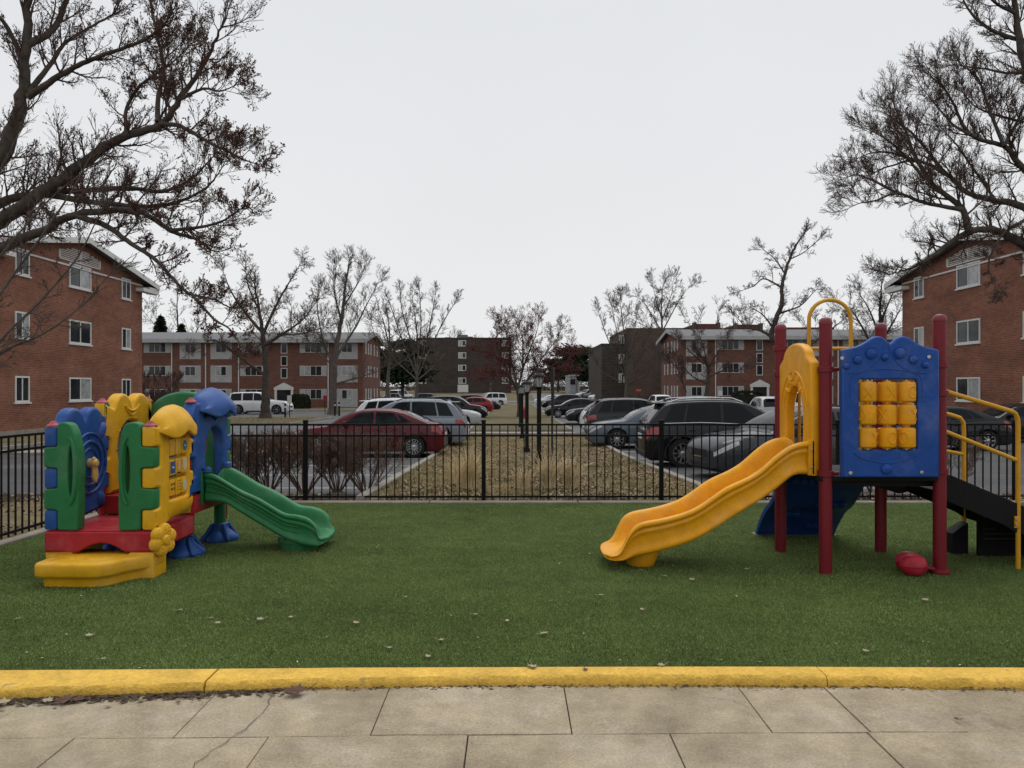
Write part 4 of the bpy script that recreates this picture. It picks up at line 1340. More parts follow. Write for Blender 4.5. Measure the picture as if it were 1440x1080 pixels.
T.add_limb([base + Vector((0, 0, 4)), base + Vector((2.5, 1, 7)), base + Vector((5, 2, 9)), base + Vector((7, 2, 10.5))], .2, .04, 1.6, .6)
T.finish('bare_tree', base, 'large spreading leafless tree over the right brick apartments and the tic tac toe panel', 'bare trees', M_bark, M_twig)

# middle distance trees along the lot
def mid_tree(seed, label, D, trunk, limbs, r0, L0, every, bark, twig, name='bare_tree', **P):
    T = Tree(seed, **P)
    z0 = gz(0, D)
    L0, every = L0*.74, every*.8
    b = Vector((gx(trunk[0][0], D), D, z0))
    T.add_limb([b - Vector((0, 0, .2))] + pxl(trunk, D), r0, r0*.13, L0, every, .45, .4)
    T.limb.append(([b - Vector((0,0,.2)), b + Vector((0,0,.15)), b + Vector((0,0,.5))], [r0*1.5, r0*1.2, r0*1.0]))
    for i, (pts, rr) in enumerate(limbs):
        T.add_limb(pxl(pts, D, T.r.uniform(-1, 1)*L0*1.6), rr, .02, L0, every, .15, .35)
    lk = dict(leafmat=P.get('lm'), leafname='buds')
    return T.finish(name, b, label, 'bare trees', bark, twig, M_redbud if P.get('red') else M_bud, leafname='buds')
mid_tree(31, 'dark spreading tree on the lawn in front of the white full size SUV', 52,
         [(373, 560), (374, 525), (371, 480), (365, 440), (358, 400)],
         [([(373, 528), (345, 508), (322, 490), (300, 478), (285, 486)], .12), ([(372, 485), (400, 468), (425, 450), (445, 425)], .14), ([(371, 470), (345, 440), (325, 410), (315, 385)], .13),
          ([(370, 470), (388, 430), (405, 400), (420, 375)], .12), ([(390, 470), (420, 470), (450, 462)], .08), ([(366, 440), (350, 405), (345, 380)], .08)], .38, 1.9, .5, M_bark, M_twig,
         nc=(9, 8), ratio=(.5, .5), minr=.011, wob=.26, up=.06)
mid_tree(32, 'tall pale barked tree in front of the shuttered apartments, right of the spreading dark tree', 66,
         [(468, 555), (470, 520), (474, 480), (482, 440), (486, 400), (490, 375)],
         [([(470, 520), (455, 480), (447, 440), (448, 415)], .12), ([(474, 500), (500, 460), (515, 430), (530, 400)], .13), ([(480, 450), (470, 410), (472, 380)], .1),
          ([(472, 540), (505, 530), (530, 522), (550, 505)], .10), ([(484, 430), (505, 395), (512, 375)], .08), ([(470, 515), (440, 490), (425, 462)], .09)], .42, 2.4, .6, M_barkgrey, M_twiggrey,
         nc=(9, 8), ratio=(.5, .5), minr=.012, wob=.18, up=.14)
mid_tree(33, 'vase shaped thin bare tree before the dark brown block', 48,
         [(586, 545), (587, 520), (588, 490), (585, 455), (580, 420)],
         [([(587, 530), (570, 490), (556, 450), (548, 425)], .06), ([(587, 530), (605, 490), (622, 455), (640, 425)], .06), ([(587, 525), (578, 480), (566, 440), (563, 415)], .06),
          ([(588, 520), (600, 480), (608, 440), (612, 415)], .06), ([(587, 535), (560, 510), (545, 490)], .05), ([(588, 500), (592, 455), (590, 410)], .05), ([(587, 535), (615, 510), (638, 480)], .05)],
         .13, 1.3, .35, M_barkgrey, M_twiggrey, nc=(7, 6), ratio=(.5, .5), minr=.008, wob=.12, up=.10)
mid_tree(34, 'reddish budding tree at the end of the lamp post median', 55,
         [(730, 570), (727, 545), (722, 520), (716, 495), (712, 470)],
         [([(729, 560), (745, 530), (765, 500), (785, 475)], .10), ([(728, 550), (710, 525), (692, 505), (680, 500)], .08), ([(728, 545), (740, 505), (752, 475), (757, 458)], .09),
          ([(726, 545), (708, 510), (698, 482), (700, 465)], .08), ([(750, 525), (775, 515), (795, 500)], .06), ([(730, 560), (760, 540), (790, 530)], .06), ([(735, 520), (735, 480), (730, 462)], .07), ([(724, 540), (700, 535), (684, 530)], .05)],
         .16, 2.3, .36, M_bark, mat('red_twig', (.11, .045, .042), .9, .3, 2), nc=(8, 8), ratio=(.52, .5), minr=.009, wob=.2, up=.09, leaf=.8, leafsize=.085, red=True)
mid_tree(35, 'vase shaped thin bare tree before the grey brown stepped block', 62,
         [(880, 550), (881, 525), (880, 490), (876, 455), (872, 425)],
         [([(881, 535), (865, 500), (852, 470), (842, 440)], .07), ([(881, 535), (900, 500), (912, 470), (920, 440)], .07), ([(881, 530), (890, 480), (896, 440)], .06), ([(881, 530), (870, 480), (860, 430)], .06),
          ([(881, 540), (850, 525), (836, 505)], .05), ([(881, 540), (910, 525), (925, 505)], .05)], .16, 1.7, .42, M_barkgrey, M_twiggrey, nc=(7, 7), ratio=(.5, .5), minr=.010, wob=.13, up=.10)
mid_tree(36, 'low dark crab apple tree in front of the right hand apartments', 70,
         [(994, 552), (996, 535), (994, 515), (985, 500)],
         [([(996, 540), (975, 530), (960, 515), (948, 505)], .10), ([(996, 530), (1015, 522), (1035, 520), (1050, 515)], .11), ([(994, 520), (1010, 495), (1020, 480)], .09), ([(990, 512), (968, 492), (958, 480)], .09),
          ([(994, 515), (990, 490), (985, 475)], .08), ([(965, 552), (958, 530), (950, 515), (940, 508)], .07)], .32, 2.0, .5, M_bark, M_twig, nc=(10, 8), ratio=(.5, .5), minr=.012, wob=.28, up=.04)
mid_tree(37, 'tall gnarled tree rising behind the yellow slide entrance arch', 52,
         [(1098, 545), (1100, 505), (1096, 485), (1085, 470), (1098, 430), (1100, 400), (1112, 360), (1130, 330)],
         [([(1092, 478), (1070, 465), (1050, 460), (1035, 445)], .13), ([(1100, 405), (1075, 392), (1060, 402), (1045, 408)], .07), ([(1104, 385), (1090, 365), (1075, 352)], .06), ([(1100, 500), (1130, 490), (1160, 470), (1185, 450)], .14),
          ([(1098, 440), (1125, 430), (1145, 410)], .08), ([(1092, 470), (1075, 445), (1055, 432)], .08), ([(1110, 365), (1130, 355), (1148, 340)], .05)], .38, 1.5, .42, M_bark, M_twig, nc=(8, 7), ratio=(.5, .5), minr=.010, wob=.28, up=.05)
mid_tree(38, 'round crowned bare tree showing above the grey brown stepped block', 140,
         [(932, 540), (932, 500), (931, 460), (930, 430), (932, 405)],
         [([(932, 470), (915, 440), (900, 420), (885, 415)], .14), ([(932, 465), (948, 435), (960, 415), (968, 405)], .14), ([(931, 450), (922, 420), (918, 400)], .12), ([(931, 450), (944, 415), (946, 398)], .12), ([(932, 470), (900, 455), (872, 440)], .1)],
         .45, 4.2, 1.2, M_barkgrey, M_twiggrey, nc=(9, 8), ratio=(.5, .5), minr=.022, wob=.2, up=.08)
mid_tree(39, 'bare tree between the right apartments and the blue tic tac toe panel', 62,
         [(1232, 545), (1234, 510), (1236, 470), (1238, 430), (1240, 400)],
         [([(1234, 500), (1215, 465), (1200, 440), (1185, 430)], .13), ([(1234, 490), (1255, 455), (1268, 430)], .13), ([(1236, 470), (1222, 435), (1210, 415)], .1), ([(1236, 460), (1250, 425), (1258, 405)], .1)],
         .34, 2.6, .6, M_bark, M_twig, nc=(9, 8), ratio=(.5, .5), minr=.011, wob=.22, up=.06)
mid_tree(40, 'fine twigged bare tree at the gable end of the left apartments', 84,
         [(545, 545), (547, 510), (548, 475), (546, 450)],
         [([(547, 510), (530, 480), (522, 455)], .12), ([(547, 505), (562, 475), (575, 450)], .12), ([(548, 490), (540, 455), (535, 440)], .1), ([(547, 520), (570, 505), (590, 490)], .1)],
         .3, 2.6, .7, M_barkgrey, M_twiggrey, nc=(6, 6), ratio=(.5, .5), minr=.018, wob=.2, up=.08)
for i, (px, D, top, lab) in enumerate(((250, 118, 395, 'bare tree standing behind the left shuttered apartments, near the dark spruce'), (410, 125, 420, 'bare tree standing behind the left shuttered apartments, above the stair windows'),
                                      (1010, 150, 425, 'hazy bare tree behind the red parapets'), (1170, 140, 430, 'hazy bare tree behind the yellow hoop rail'), (60, 75, 280, 'bare tree behind the left brick gable'), (1390, 75, 300, 'bare tree behind the right brick gable'),
                                      (760, 205, 500, 'small far bare tree beside the round pale building'), (690, 150, 540, 'small far bare tree before the dark brown block'))):
    h = HY - top
    mid_tree(50 + i, lab, D, [(px, 540), (px + 1, HY - h*.45), (px - 1, HY - h*.75), (px, top + h*.1)],
             [([(px, HY - h*.3), (px + s*h*.18, HY - h*.55), (px + s*h*k, HY - h*.8)], .10) for s, k in ((-1, .38), (1, .36), (-1, .2), (1, .18))],
             .3, h/F*D*.24, h/F*D*.07, M_barkgrey, M_twiggrey, nc=(6, 5), ratio=(.5, .5), minr=D*.0002, wob=.2, up=.08)

# evergreens far behind: needle boughs on a trunk
def evergreen(seed, label, px, D, top, base_y, half, conical=True, name='spruce_tree'):
    r = np.random.default_rng(seed)
    z0 = gz(0, D)
    H = CAMZ + (HY - top)/F*D - z0
    R = half/F*D
    t = empty(name, (gx(px, D), D, z0), label, 'tree', 'evergreen trees')
    MB().tube([(0, 0, -.2), (0, 0, H*.5), (0, 0, H*.97)], [.3, .2, .04], 8).build('trunk', M_bark, t)
    n = 5200
    u = r.random(n)
    if conical:
        z = H*(.12 + .86*u)
        rad = R*(1 - u*.95)
    else:
        z = H*(.35 + .63*u)
        rad = R*np.sqrt(np.maximum(.04, 1 - (2*u - .9)**2))
        nc_ = 16
        ca = r.uniform(0, 6.28, nc_); cr = R*np.sqrt(r.random(nc_))*.85; czz = H*r.uniform(.38, .93, nc_); cs = R*r.uniform(.16, .34, nc_)
    nb = 40
    bough = r.integers(0, nb, n)
    ba = r.uniform(0, 2*np.pi, nb)[bough] + r.normal(0, .12, n)
    lev = np.round(z/H*15)/15*H
    z = z*.65 + lev*.35 + r.normal(0, .15, n)
    q = np.sqrt(r.random(n))
    q = np.where(r.random(n) < .15, q*1.15, q)
    x, y = np.cos(ba)*rad*q, np.sin(ba)*rad*q
    z = z - q*rad*.18
    if not conical:                                     # ragged crown of separate boughs
        ci = r.integers(0, nc_, n)
        x = np.cos(ca[ci])*cr[ci] + r.normal(0, 1, n)*cs[ci]; y = np.sin(ca[ci])*cr[ci] + r.normal(0, 1, n)*cs[ci]; z = czz[ci] + r.normal(0, .45, n)*cs[ci]
    C = np.stack([x, y, z], 1)
    s = D*.0035
    A = np.stack([np.cos(ba), np.sin(ba), r.uniform(-.5, .2, n)], 1)
    B = r.normal(0, 1, (n, 3))
    B = np.cross(A, B)
    B /= np.linalg.norm(B, axis=1, keepdims=True)
    L = s*r.uniform(.6, 1.5, (n, 1))
    V = np.stack([C - A*L, C + B*L*.35, C + A*L, C - B*L*.35], 1)
    np_mesh('crown', V.reshape(-1, 3), 4, np.arange(n*4), M_needle, t)
evergreen(1, 'dark pointed spruce rising behind the left shuttered apartments', 226, 112, 444, 560, 34)
evergreen(2, 'broad dark pine beside the gable end of the left apartments', 566, 120, 478, 560, 30, False, 'pine_tree')
evergreen(3, 'flat topped dark pine left of the stepped grey brown block', 835, 165, 505, 550, 18, False, 'pine_tree')
evergreen(4, 'dark pine behind the round pale building', 808, 185, 490, 550, 26, False, 'pine_tree')
evergreen(5, 'small dark spruce beside the downspout of the left apartments', 255, 112, 457, 560, 26)
evergreen(6, 'dark pine at the far left of the dark brown block', 545, 150, 492, 550, 20, False, 'pine_tree')
evergreen(7, 'dark pine showing between the reddish tree and the pale drum building', 785, 200, 505, 550, 16, False, 'pine_tree')

# leafless shrubs along the fence and the round hedge by the far door
M_shrub = mat('shrub_twig', (0.15, 0.098, 0.075), 0.95, .35, 3, spec=.1)
def shrub(seed, label, x, y, h, n, spread, cat='shrub', m=None, L=.35):
    T = Tree(seed, nc=(6, 5), ratio=(.55, .55), ang=(14, 45), wob=.17, up=.08, minr=.0026, leaf=.3, leafsize=.022)
    b = Vector((x, y, gz(0, y)))
    for k in range(n):
        a = T.r.uniform(0, 2*pi)
        d = Vector((cos(a)*spread, sin(a)*spread*.55, 1)).normalized()
        p0 = b + Vector((cos(a)*.06, sin(a)*.06, -.03))
        p1 = p0 + d*h*.4 + T.rdir()*.03
        p2 = p1 + (d + Vector((cos(a)*.1, sin(a)*.1, .1))).normalized()*h*.35 + T.rdir()*.04
        p3 = p2 + (d + Vector((0, 0, .5))).normalized()*h*.3 + T.rdir()*.04
        T.add_limb([p0, p1, p2, p3], .012, .004, L, .11, .35, .5)
    return T.finish('bare_shrub', b, label, 'bare shrubs along the fence', M_shrub, m or M_shrub, M_shrub, cat, 'buds')
SH = [(335, 'bare twiggy shrub behind the fence beside the top of the green slide'), (378, 'bare twiggy shrub behind the fence above the middle of the green slide'), (428, 'bare twiggy shrub behind the fence post at the foot of the green slide'),
      (474, 'bare twiggy shrub behind the fence under the bonnet of the red sedan'), (515, 'bare twiggy shrub behind the fence in front of the red sedan rear wheel')]
for i, (px, lab) in enumerate(SH):
    D = 12.75 + .2*(i % 2)
    shrub(60 + i, lab, gx(px, D), D, .60 + .05*((i*7) % 3), 18, .70, L=.38)
shrub(70, 'bare twiggy shrub behind the fence below the tic tac toe panel', gx(1228, 12.8), 12.8, .62, 9, .6)
shrub(71, 'bare twiggy shrub behind the fence seen under the right handrails', gx(1345, 12.9), 12.9, .6, 7, .55)
shrub(72, 'bare twiggy shrub behind the fence between the slide arch and the red post', gx(1128, 12.9), 12.9, .62, 8, .6)
shrub(73, 'bare shrub hidden behind the clock panel play set', gx(250, 12.7), 12.7, .62, 8, .6)
T = Tree(80, nc=(7, 6), ratio=(.5, .5), ang=(20, 50), wob=.2, up=.1, minr=.016)
b = Vector((gx(222, 80), 80, gz(0, 80)))
for k in range(12):
    a = k*2*pi/12
    T.add_limb([b, b + Vector((cos(a)*.8, sin(a)*.8, .9)), b + Vector((cos(a)*1.7, sin(a)*1.7, 2.0)), b + Vector((cos(a)*2.2, sin(a)*2.2, 3.1))], .04, .015, 1.0, .3)
T.finish('bare_shrub', b, 'large round leafless shrub against the left shuttered apartments', 'bare shrubs along the fence', M_shrub, M_twig, None, 'shrub')
def hedge(label, px0, px1, D, top, seed, name='clipped_hedge'):
    r = np.random.default_rng(seed)
    x0, x1 = gx(px0, D), gx(px1, D)
    z0 = gz(0, D)
    H = CAMZ + (HY - top)/F*D - z0
    t = empty(name, ((x0+x1)/2, D, z0), label, 'hedge')
    n = 3500
    a, b_, c = r.uniform(-1, 1, n), r.uniform(-1, 1, n), r.uniform(0, 1, n)
    k = r.integers(0, 3, n)
    a = np.where(k == 0, np.sign(a), a); b_ = np.where(k == 1, np.sign(b_), b_); c = np.where(k == 2, 1, c)
    sq = 1 - .18*np.maximum(0, c - .5)**1.0
    C = np.stack([a*(x1-x0)/2*sq, b_*.7*sq, c*H - .12*H*(a**4)], 1) + r.normal(0, .05, (n, 3))
    s = .12*r.uniform(.6, 1.4, (n, 1))
    A, B = r.normal(0, 1, (n, 3)), r.normal(0, 1, (n, 3))
    A /= np.linalg.norm(A, axis=1, keepdims=True); B /= np.linalg.norm(B, axis=1, keepdims=True)
    V = np.stack([C - A*s, C + B*s*.5, C + A*s, C - B*s*.5], 1)
    np_mesh('foliage', V.reshape(-1, 3), 4, np.arange(n*4), M_needle, t)
    MB().box((-(x1-x0)/2*.9, -.55, 0), ((x1-x0)/2*.9, .55, H*.86)).build('inner_branches', M_bark, t, bevel=.2)
hedge('dark clipped evergreen hedge beside the white pedimented door on the left', 409, 434, 82, 556, 1)
hedge('dark clipped evergreen hedge beside the white pedimented door on the right', 1030, 1072, 82, 551, 2)

# dry ornamental grass clumps by the fence
def clump(seed, label, px, D, h, n):
    r = random.Random(seed)
    b = Vector((gx(px, D), D, gz(0, D) + .1))
    br = []
    for k in range(n):
        a = r.uniform(0, 2*pi)
        o = Vector((cos(a), sin(a), 0))*r.uniform(0, .13)
        ln = r.uniform(.05, .85)
        L = h*r.uniform(.5, 1.1)
        pts = [b + o + Vector((cos(a)*ln*L*t**1.8*.7, sin(a)*ln*L*t**1.8*.7, L*(t - .5*ln*t**2.5))) for t in (0, .3, .55, .8, 1)]
        br.append((pts, [.006, .0055, .0045, .0035, .0015]))
    V, Fc = tubes_np(br, 3)
    t = empty('ornamental_grass', b, label, 'grass clump', 'dry ornamental grass clumps')
    np_mesh('blades', V - np.array(tuple(b)), 4, Fc, M_straw, t, True)
M_straw = mat('straw_blades', (0.66, 0.52, 0.31), 0.85, .35, 5, spec=.2)
clump(1, 'dry straw coloured grass clump just left of the central fence post', 660, 12.5, .74, 150)
clump(2, 'dry straw coloured grass clump in front of the nearest lamp post', 772, 12.5, .66, 150)
clump(3, 'dry straw coloured grass clump right of the central fence post, below the second lamp', 735, 12.45, .45, 80)
clump(4, 'dry straw coloured grass clump at the sign pole foot', 803, 12.7, .62, 120)
clump(5, 'small dry straw coloured grass tuft beside the left kerb of the median', 640, 13.4, .5, 60)

# far wood closing the horizon between the buildings
def wood(seed, x0, x1, y0, y1, hmin, hmax, n, label, m):
    r = np.random.default_rng(seed)
    k = n
    X = r.uniform(x0, x1, k); Y = r.uniform(y0, y1, k)
    env = np.interp(X, np.linspace(x0, x1, 40), r.uniform(hmin, hmax, 40))
    Z = np.interp(Y, GY, GZ) + env*r.random(k)**1.5 - .3
    L = r.uniform(.3, 1.1, (k, 1))
    A = r.normal(0, 1, (k, 3)); A[:, 2] = np.abs(A[:, 2])*1.5
    A /= np.linalg.norm(A, axis=1, keepdims=True)
    B = np.cross(A, r.normal(0, 1, (k, 3))); B /= np.linalg.norm(B, axis=1, keepdims=True)
    C = np.stack([X, Y, Z], 1)
    V = np.stack([C - A*L, C + B*L*.10, C + A*L, C - B*L*.10], 1)
    tag(np_mesh('treeline', V.reshape(-1, 3), 4, np.arange(k*4), m), label, 'trees', kind='stuff')
wood(1, -260, 260, 232, 246, 6, 11, 90000, 'far dark mass of bare trees along the horizon behind the buildings', mat('far_wood', (.06, .05, .046), .95, .4, .2, spec=.05))
# ---------------------------------------------------------------- lamps, signs, hydrant
M_post = mat('black_painted_post', (0.007, 0.007, 0.0075), .5, .3, 6, spec=.12)
M_lampglass = mat('frosted_lamp_glass', (0.36, 0.37, 0.37), .35, .2, 10)
def lamp(label, px, D, top):
    z0 = gz(0, D) + .04
    H = CAMZ + (HY - top)/F*D - z0
    t = empty('lamp_post', (gx(px, D), D, z0), label, 'lamp post', 'black lamp posts along the median')
    MB().lathe([(.10, -.1), (.10, .10), (.075, .14), (.058, .2), (.055, H - .42), (.075, H - .40), (.085, H - .36)], sides=16).build('post', M_post, t)
    g = MB().lathe([(.075, H - .355), (.125, H - .12)], sides=8, M=None)
    lo = g.build('lamp_glass', M_lampglass, t, smooth=0)
    c = MB().lathe([(.175, H - .122), (.18, H - .10), (.13, H - .045), (.05, H - .02), (.02, H + .02), (.012, H + .06)], sides=8)
    c.build('lamp_cap', M_post, t, smooth=20)
    fr = MB()
    for k in range(8):
        a = 2*pi*k/8
        fr.tube([(.077*cos(a), .077*sin(a), H - .355), (.128*cos(a), .128*sin(a), H - .12)], .007, 4)
    fr.build('lamp_frame', M_post, t)
lamp('tallest nearest black lamp post with its lantern on the leafy median', 758, 18.8, 524)
lamp('second black lamp post on the median, left of the nearest one', 741, 23.3, 535)
lamp('third black lamp post on the median, partly behind the second', 734, 30.5, 540.5)
lamp('fourth black lamp post on the median, small and far', 731.3, 39, 543.5)
def signpost(label, px, D, top, base, w, h, colour, rot=0, octagon=False, word=None, fg=None, post=M_post):
    z0 = gz(0, D)
    H = CAMZ + (HY - top)/F*D - z0
    t = empty('sign_post', (gx(px, D), D, z0), label, 'sign', None, rot)
    MB().box((-.025, 0, -.1), (.025, .05, H - (0 if not octagon else h*.3))).build('post', post, t, smooth=0)
    M = frame((0, -.012, H - h/2), (1,0,0), (0,0,1), (0,-1,0))
    if octagon:
        MB().prism([(w/2*cos(RD(22.5 + 45*k)), w/2*sin(RD(22.5 + 45*k))) for k in range(8)], -.01, .01, M).build('sign_panel', colour, t, smooth=0)
    else:
        MB().prism(fillet([(-w/2, -h/2), (w/2, -h/2), (w/2, h/2), (-w/2, h/2)], .04), -.01, .01, M).build('sign_panel', colour, t, smooth=0)
    if word:
        text('lettering', word, h*.36, .003, M @ Matrix.Translation((0, 0, .013)), fg, t)
    return t
M_signwhite = mat('sign_white', (.6, .6, .58), .6, .1, 5)
M_signred = mat('sign_red', (.35, .02, .02), .5, .1, 5)
M_signback = mat('sign_back_metal', (.03, .035, .032), .5, .2, 5)
signpost('tall thin sign pole seen edge on beside the nearest lamp post', 778, 17.6, 517, 655, .30, .95, M_signback, RD(84), post=M_signback)
signpost('small white sign on a post at the front bumper of the white full size SUV', 407, 55, 556, 585, .32, .6, M_signwhite)
signpost('small red and white sign on a post before the left apartments', 457, 66, 556, 578, .32, .45, M_signred)
signpost('octagonal red stop sign far off beside the stepped grey brown block', 898, 95, 545, 560, .7, .7, M_signred, octagon=True, word='STOP', fg=M_signwhite)
signpost('small white and red sign on a post before the right apartments', 1013, 70, 549, 562, .4, .5, M_signwhite)
signpost('small white sign board standing before the dark brown block', 651, 150, 541, 555, 2.1, 1.5, M_signwhite)
for i, (px, D, top, lab) in enumerate(((471, 62, 562, 'low dark bollard in front of the pale barked tree'), (401, 54, 566, 'low dark bollard left of the small white sign'), (477, 62, 562, 'low dark bollard right beside another bollard near the pale barked tree'))):
    t = empty('bollard', (gx(px, D), D, gz(0, D)), lab, 'bollard')
    MB().lathe([(.07, -.1), (.07, 1.05), (.05, 1.12), (.005, 1.14)], sides=10).build('post', M_post, t)
    MB().lathe([(.073, .8), (.073, .92)], sides=10, caps=False).build('reflective_band', M_signwhite, t)
D = 52
t = empty('fire_hydrant', (gx(738, D), D, gz(0, D) + .1), 'red fire hydrant on the median beside the reddish tree trunk', 'fire hydrant')
M_hyd = mat('hydrant_red', (.33, .03, .025), .55, .2, 6)
MB().lathe([(.16, -.05), (.16, .06), (.12, .08), (.11, .5), (.15, .52), (.15, .57), (.12, .66), (.06, .74), (.03, .8), (.001, .8)], sides=14).build('barrel', M_hyd, t)
for s in (-1, 1):
    MB().tube([(s*.1, 0, .42), (s*.22, 0, .42)], .06, 10).build('outlet', M_hyd, t)
MB().tube([(0, -.1, .4), (0, -.24, .4)], .075, 10).build('outlet', M_hyd, t)

# ---------------------------------------------------------------- fallen leaves one can point to
def leaf_mesh(mb, p, s, a, curl, r):
    """A small lobed dead leaf, curled, with a stalk."""
    out = [(0, -.5), (.18, -.3), (.42, -.32), (.3, -.05), (.5, .12), (.22, .18), (.14, .5), (0, .38), (-.14, .52), (-.2, .2), (-.5, .15), (-.3, -.05), (-.4, -.3), (-.16, -.3)]
    R_ = Matrix.Rotation(a, 3, 'Z')
    def P(x, y):
        x *= r.uniform(.85, 1.15)
        z = curl*(x*x*1.6 + .6*y*y) + .05*sin(5*x + 3*y)
        return p + R_ @ Vector((x*s, y*s, z*s + .012))
    mb.add([P(0, 0)] + [P(x, y) for x, y in out], [(0, i + 1, (i + 1) % len(out) + 1) for i in range(len(out))])
    mb.tube([P(0, -.45), P(.05, -.75), P(.12, -1.0)], .0018, 4)
M_leaf2 = mat('fallen_leaf', (0.36, 0.31, 0.22), .85, .3, 30, spec=.15, col2=(.22, .16, .10), c2lo=.5, c2hi=.6, c2scale=25)
M_leaf3 = mat('fallen_leaf_dark', (0.10, 0.055, 0.042), .8, .3, 30, spec=.2)
LF = [(253, 864), (297, 875), (306, 882), (366, 877), (409, 874), (501, 882), (126, 900), (620, 907), (547, 918), (668, 870), (713, 879), (765, 897), (602, 930), (145, 934), (1050, 805), (973, 820), (1301, 849), (1217, 922), (570, 845), (935, 640+175), (903, 863), (845, 842), (25, 876)]
rr = random.Random(5)
for px, py in LF:
    D = CAMZ*F/(py - HY)
    p = Vector((gx(px, D), D, 0.022))
    mb = MB()
    leaf_mesh(mb, Vector((0, 0, 0)), rr.uniform(.035, .062), rr.uniform(0, 6.28), rr.uniform(.1, .45), rr)
    o = mb.build('fallen_leaf', M_leaf2, smooth=0)
    o.location = p
    tag(o, 'small dry brown leaf lying on the green turf', 'leaf', 'fallen leaves on the turf')
for px, py, z, s, lab, m in ((415, 973, .02, .12, 'large curled brown leaf at the foot of the yellow kerb', M_leaf3), (749, 938, .056, .07, 'dry leaf lying on the back of the yellow kerb top, centre', M_leaf2), (823, 942, .056, .04, 'tiny dark leaf on the yellow kerb top', M_leaf3), (930, 936, .056, .05, 'small upright leaf on the turf edge of the yellow kerb', M_leaf2),
                             (92, 985, .012, .10, 'dark curled leaf lying on the pavement under the left end of the kerb', M_leaf3), (110, 984, .012, .07, 'smaller dark leaf right beside a curled leaf under the left end of the kerb', M_leaf3), (67, 986, .012, .06, 'pale small leaf on the pavement at the left kerb foot', M_leaf2), (6, 988, .012, .07, 'pale leaf at the far left foot of the yellow kerb', M_leaf2),
                             (1345, 1012, .01, .03, 'bent dry twig leaf on the pavement', M_leaf3)):
    D = (CAMZ - z)*F/(py - HY)
    mb = MB()
    leaf_mesh(mb, Vector((0, 0, -.008)), s, rr.uniform(0, 6.28), .35, rr)
    o = mb.build('fallen_leaf', m, smooth=0)
    o.location = (gx(px, D), D, z)
    tag(o, lab, 'leaf', 'fallen leaves on the kerb and pavement')
# ---------------------------------------------------------------- moulded plastic play set on the left
def plastic(name, col, rough=.42):
    g = sum(col)/3
    faded = tuple(c + (.9 - c)*.09 for c in col)
    return mat('plastic_' + name, col, rough, .07, 2.5, .08, 220, spec=.22, rvar=.1, col2=faded, c2lo=.50, c2hi=.80, c2scale=2.2, fine=((9, .09), (70, .07)))
P_blue = plastic('blue', (0.020, 0.075, 0.27)); P_green = plastic('green', (0.022, 0.16, 0.055)); P_yel = plastic('yellow', (0.68, 0.365, 0.015)); P_red = plastic('red', (0.36, 0.022, 0.032))
P_cap = plastic('faded_red', (0.36, 0.075, 0.085)); P_hand = plastic('pale_yellow', (0.66, 0.43, 0.13))
M_bolt = mat('bolt_steel', (.45, .45, .45), .3, .2, 20, metal=1)
M_dirt = mat('dark_grime', (.05, .03, .012), 1, .4, 10)
M_bubble = mat('scuffed_clear_plastic', (0.16, 0.15, 0.13), .2, .35, 4, coat=.5)
def settle(root):
    for ch in root.children:
        ch.location = ch.location - root.location
L_, R_, F_, M_, B_ = -4.135, -3.258, 6.80, 7.60, 8.54
c = .055
ps = empty('play_set', (-3.7, 7.6, 0), 'moulded plastic toddler play set with clock panel, puzzle panels and green slide', 'play set')
Z0, Z1, BH = .428, .625, .187
XF = frame((0, F_, 0), (1,0,0), (0,0,1), (0,-1,0))           # panel in a wall facing the camera: local x = X, y = Z
XL = frame((L_, 0, 0), (0,1,0), (0,0,1), (1,0,0))            # side walls: local x = Y, y = Z
XR = frame((R_, 0, 0), (0,1,0), (0,0,1), (1,0,0))
# decks with arched skirts
a0, a1 = L_ - c, R_ + c
arch = [(a0 + .30 + (a1 - a0 - .56)*i/12, .236 + .085*sin(pi*i/12)) for i in range(13)]
front = [(a0, .236)] + arch + [(a1, .236), (a1, Z0 - .004), (a0, Z0 - .004)]
plate('deck_skirt', fillet(front, .012, 2), [], .10, .018, frame((0, F_ - .005, 0), (1,0,0), (0,0,1), (0,-1,0)), P_red, ps)
sd = [(F_ + .048, .236)] + [(B_ - .3 if 0 else 7.62, .236), (7.62, Z0 - .004), (F_ + .048, Z0 - .004)]
for X in (a0 + .05, a1 - .05):
    plate('deck_skirt', fillet(sd, .008, 2), [], .10, .018, frame((X, 0, 0), (0,1,0), (0,0,1), (1,0,0)), P_red, ps)
tex = MB().box((a0 + .1, F_ + .045, Z0 - .06), (a1 - .1, 7.6, Z0 - .002))
tex.box((a0 + .012, F_ - .045, Z0 - .003), (a1 - .012, 7.6, Z0 + .002))
tex.build('deck', P_red, ps, bevel=.004)
up = MB().box((a0, 7.6, Z1 - .19), (a1, B_ + c, Z1))
up.build('upper_deck', P_red, ps, bevel=.02)
gr = MB()
for k in range(3):
    gr.tube([(a1 - .004, 7.68 + k*.3, Z1 - .06), (a1 - .004, 7.9 + k*.3, Z1 - .06)], .01, 6)
gr.build('deck_rib', P_red, ps)
dm = MB()
for (x0, x1, y0, y1) in ((-3.82, -3.62, 7.0, 7.12), (-3.78, -3.5, 6.86, 6.9), (-3.95, -3.9, 7.2, 7.5)):
    dm.box((x0, y0, Z0 + .0), (x1, y1, Z0 + .006))
dm.build('deck_tread', P_red, ps, bevel=.003)
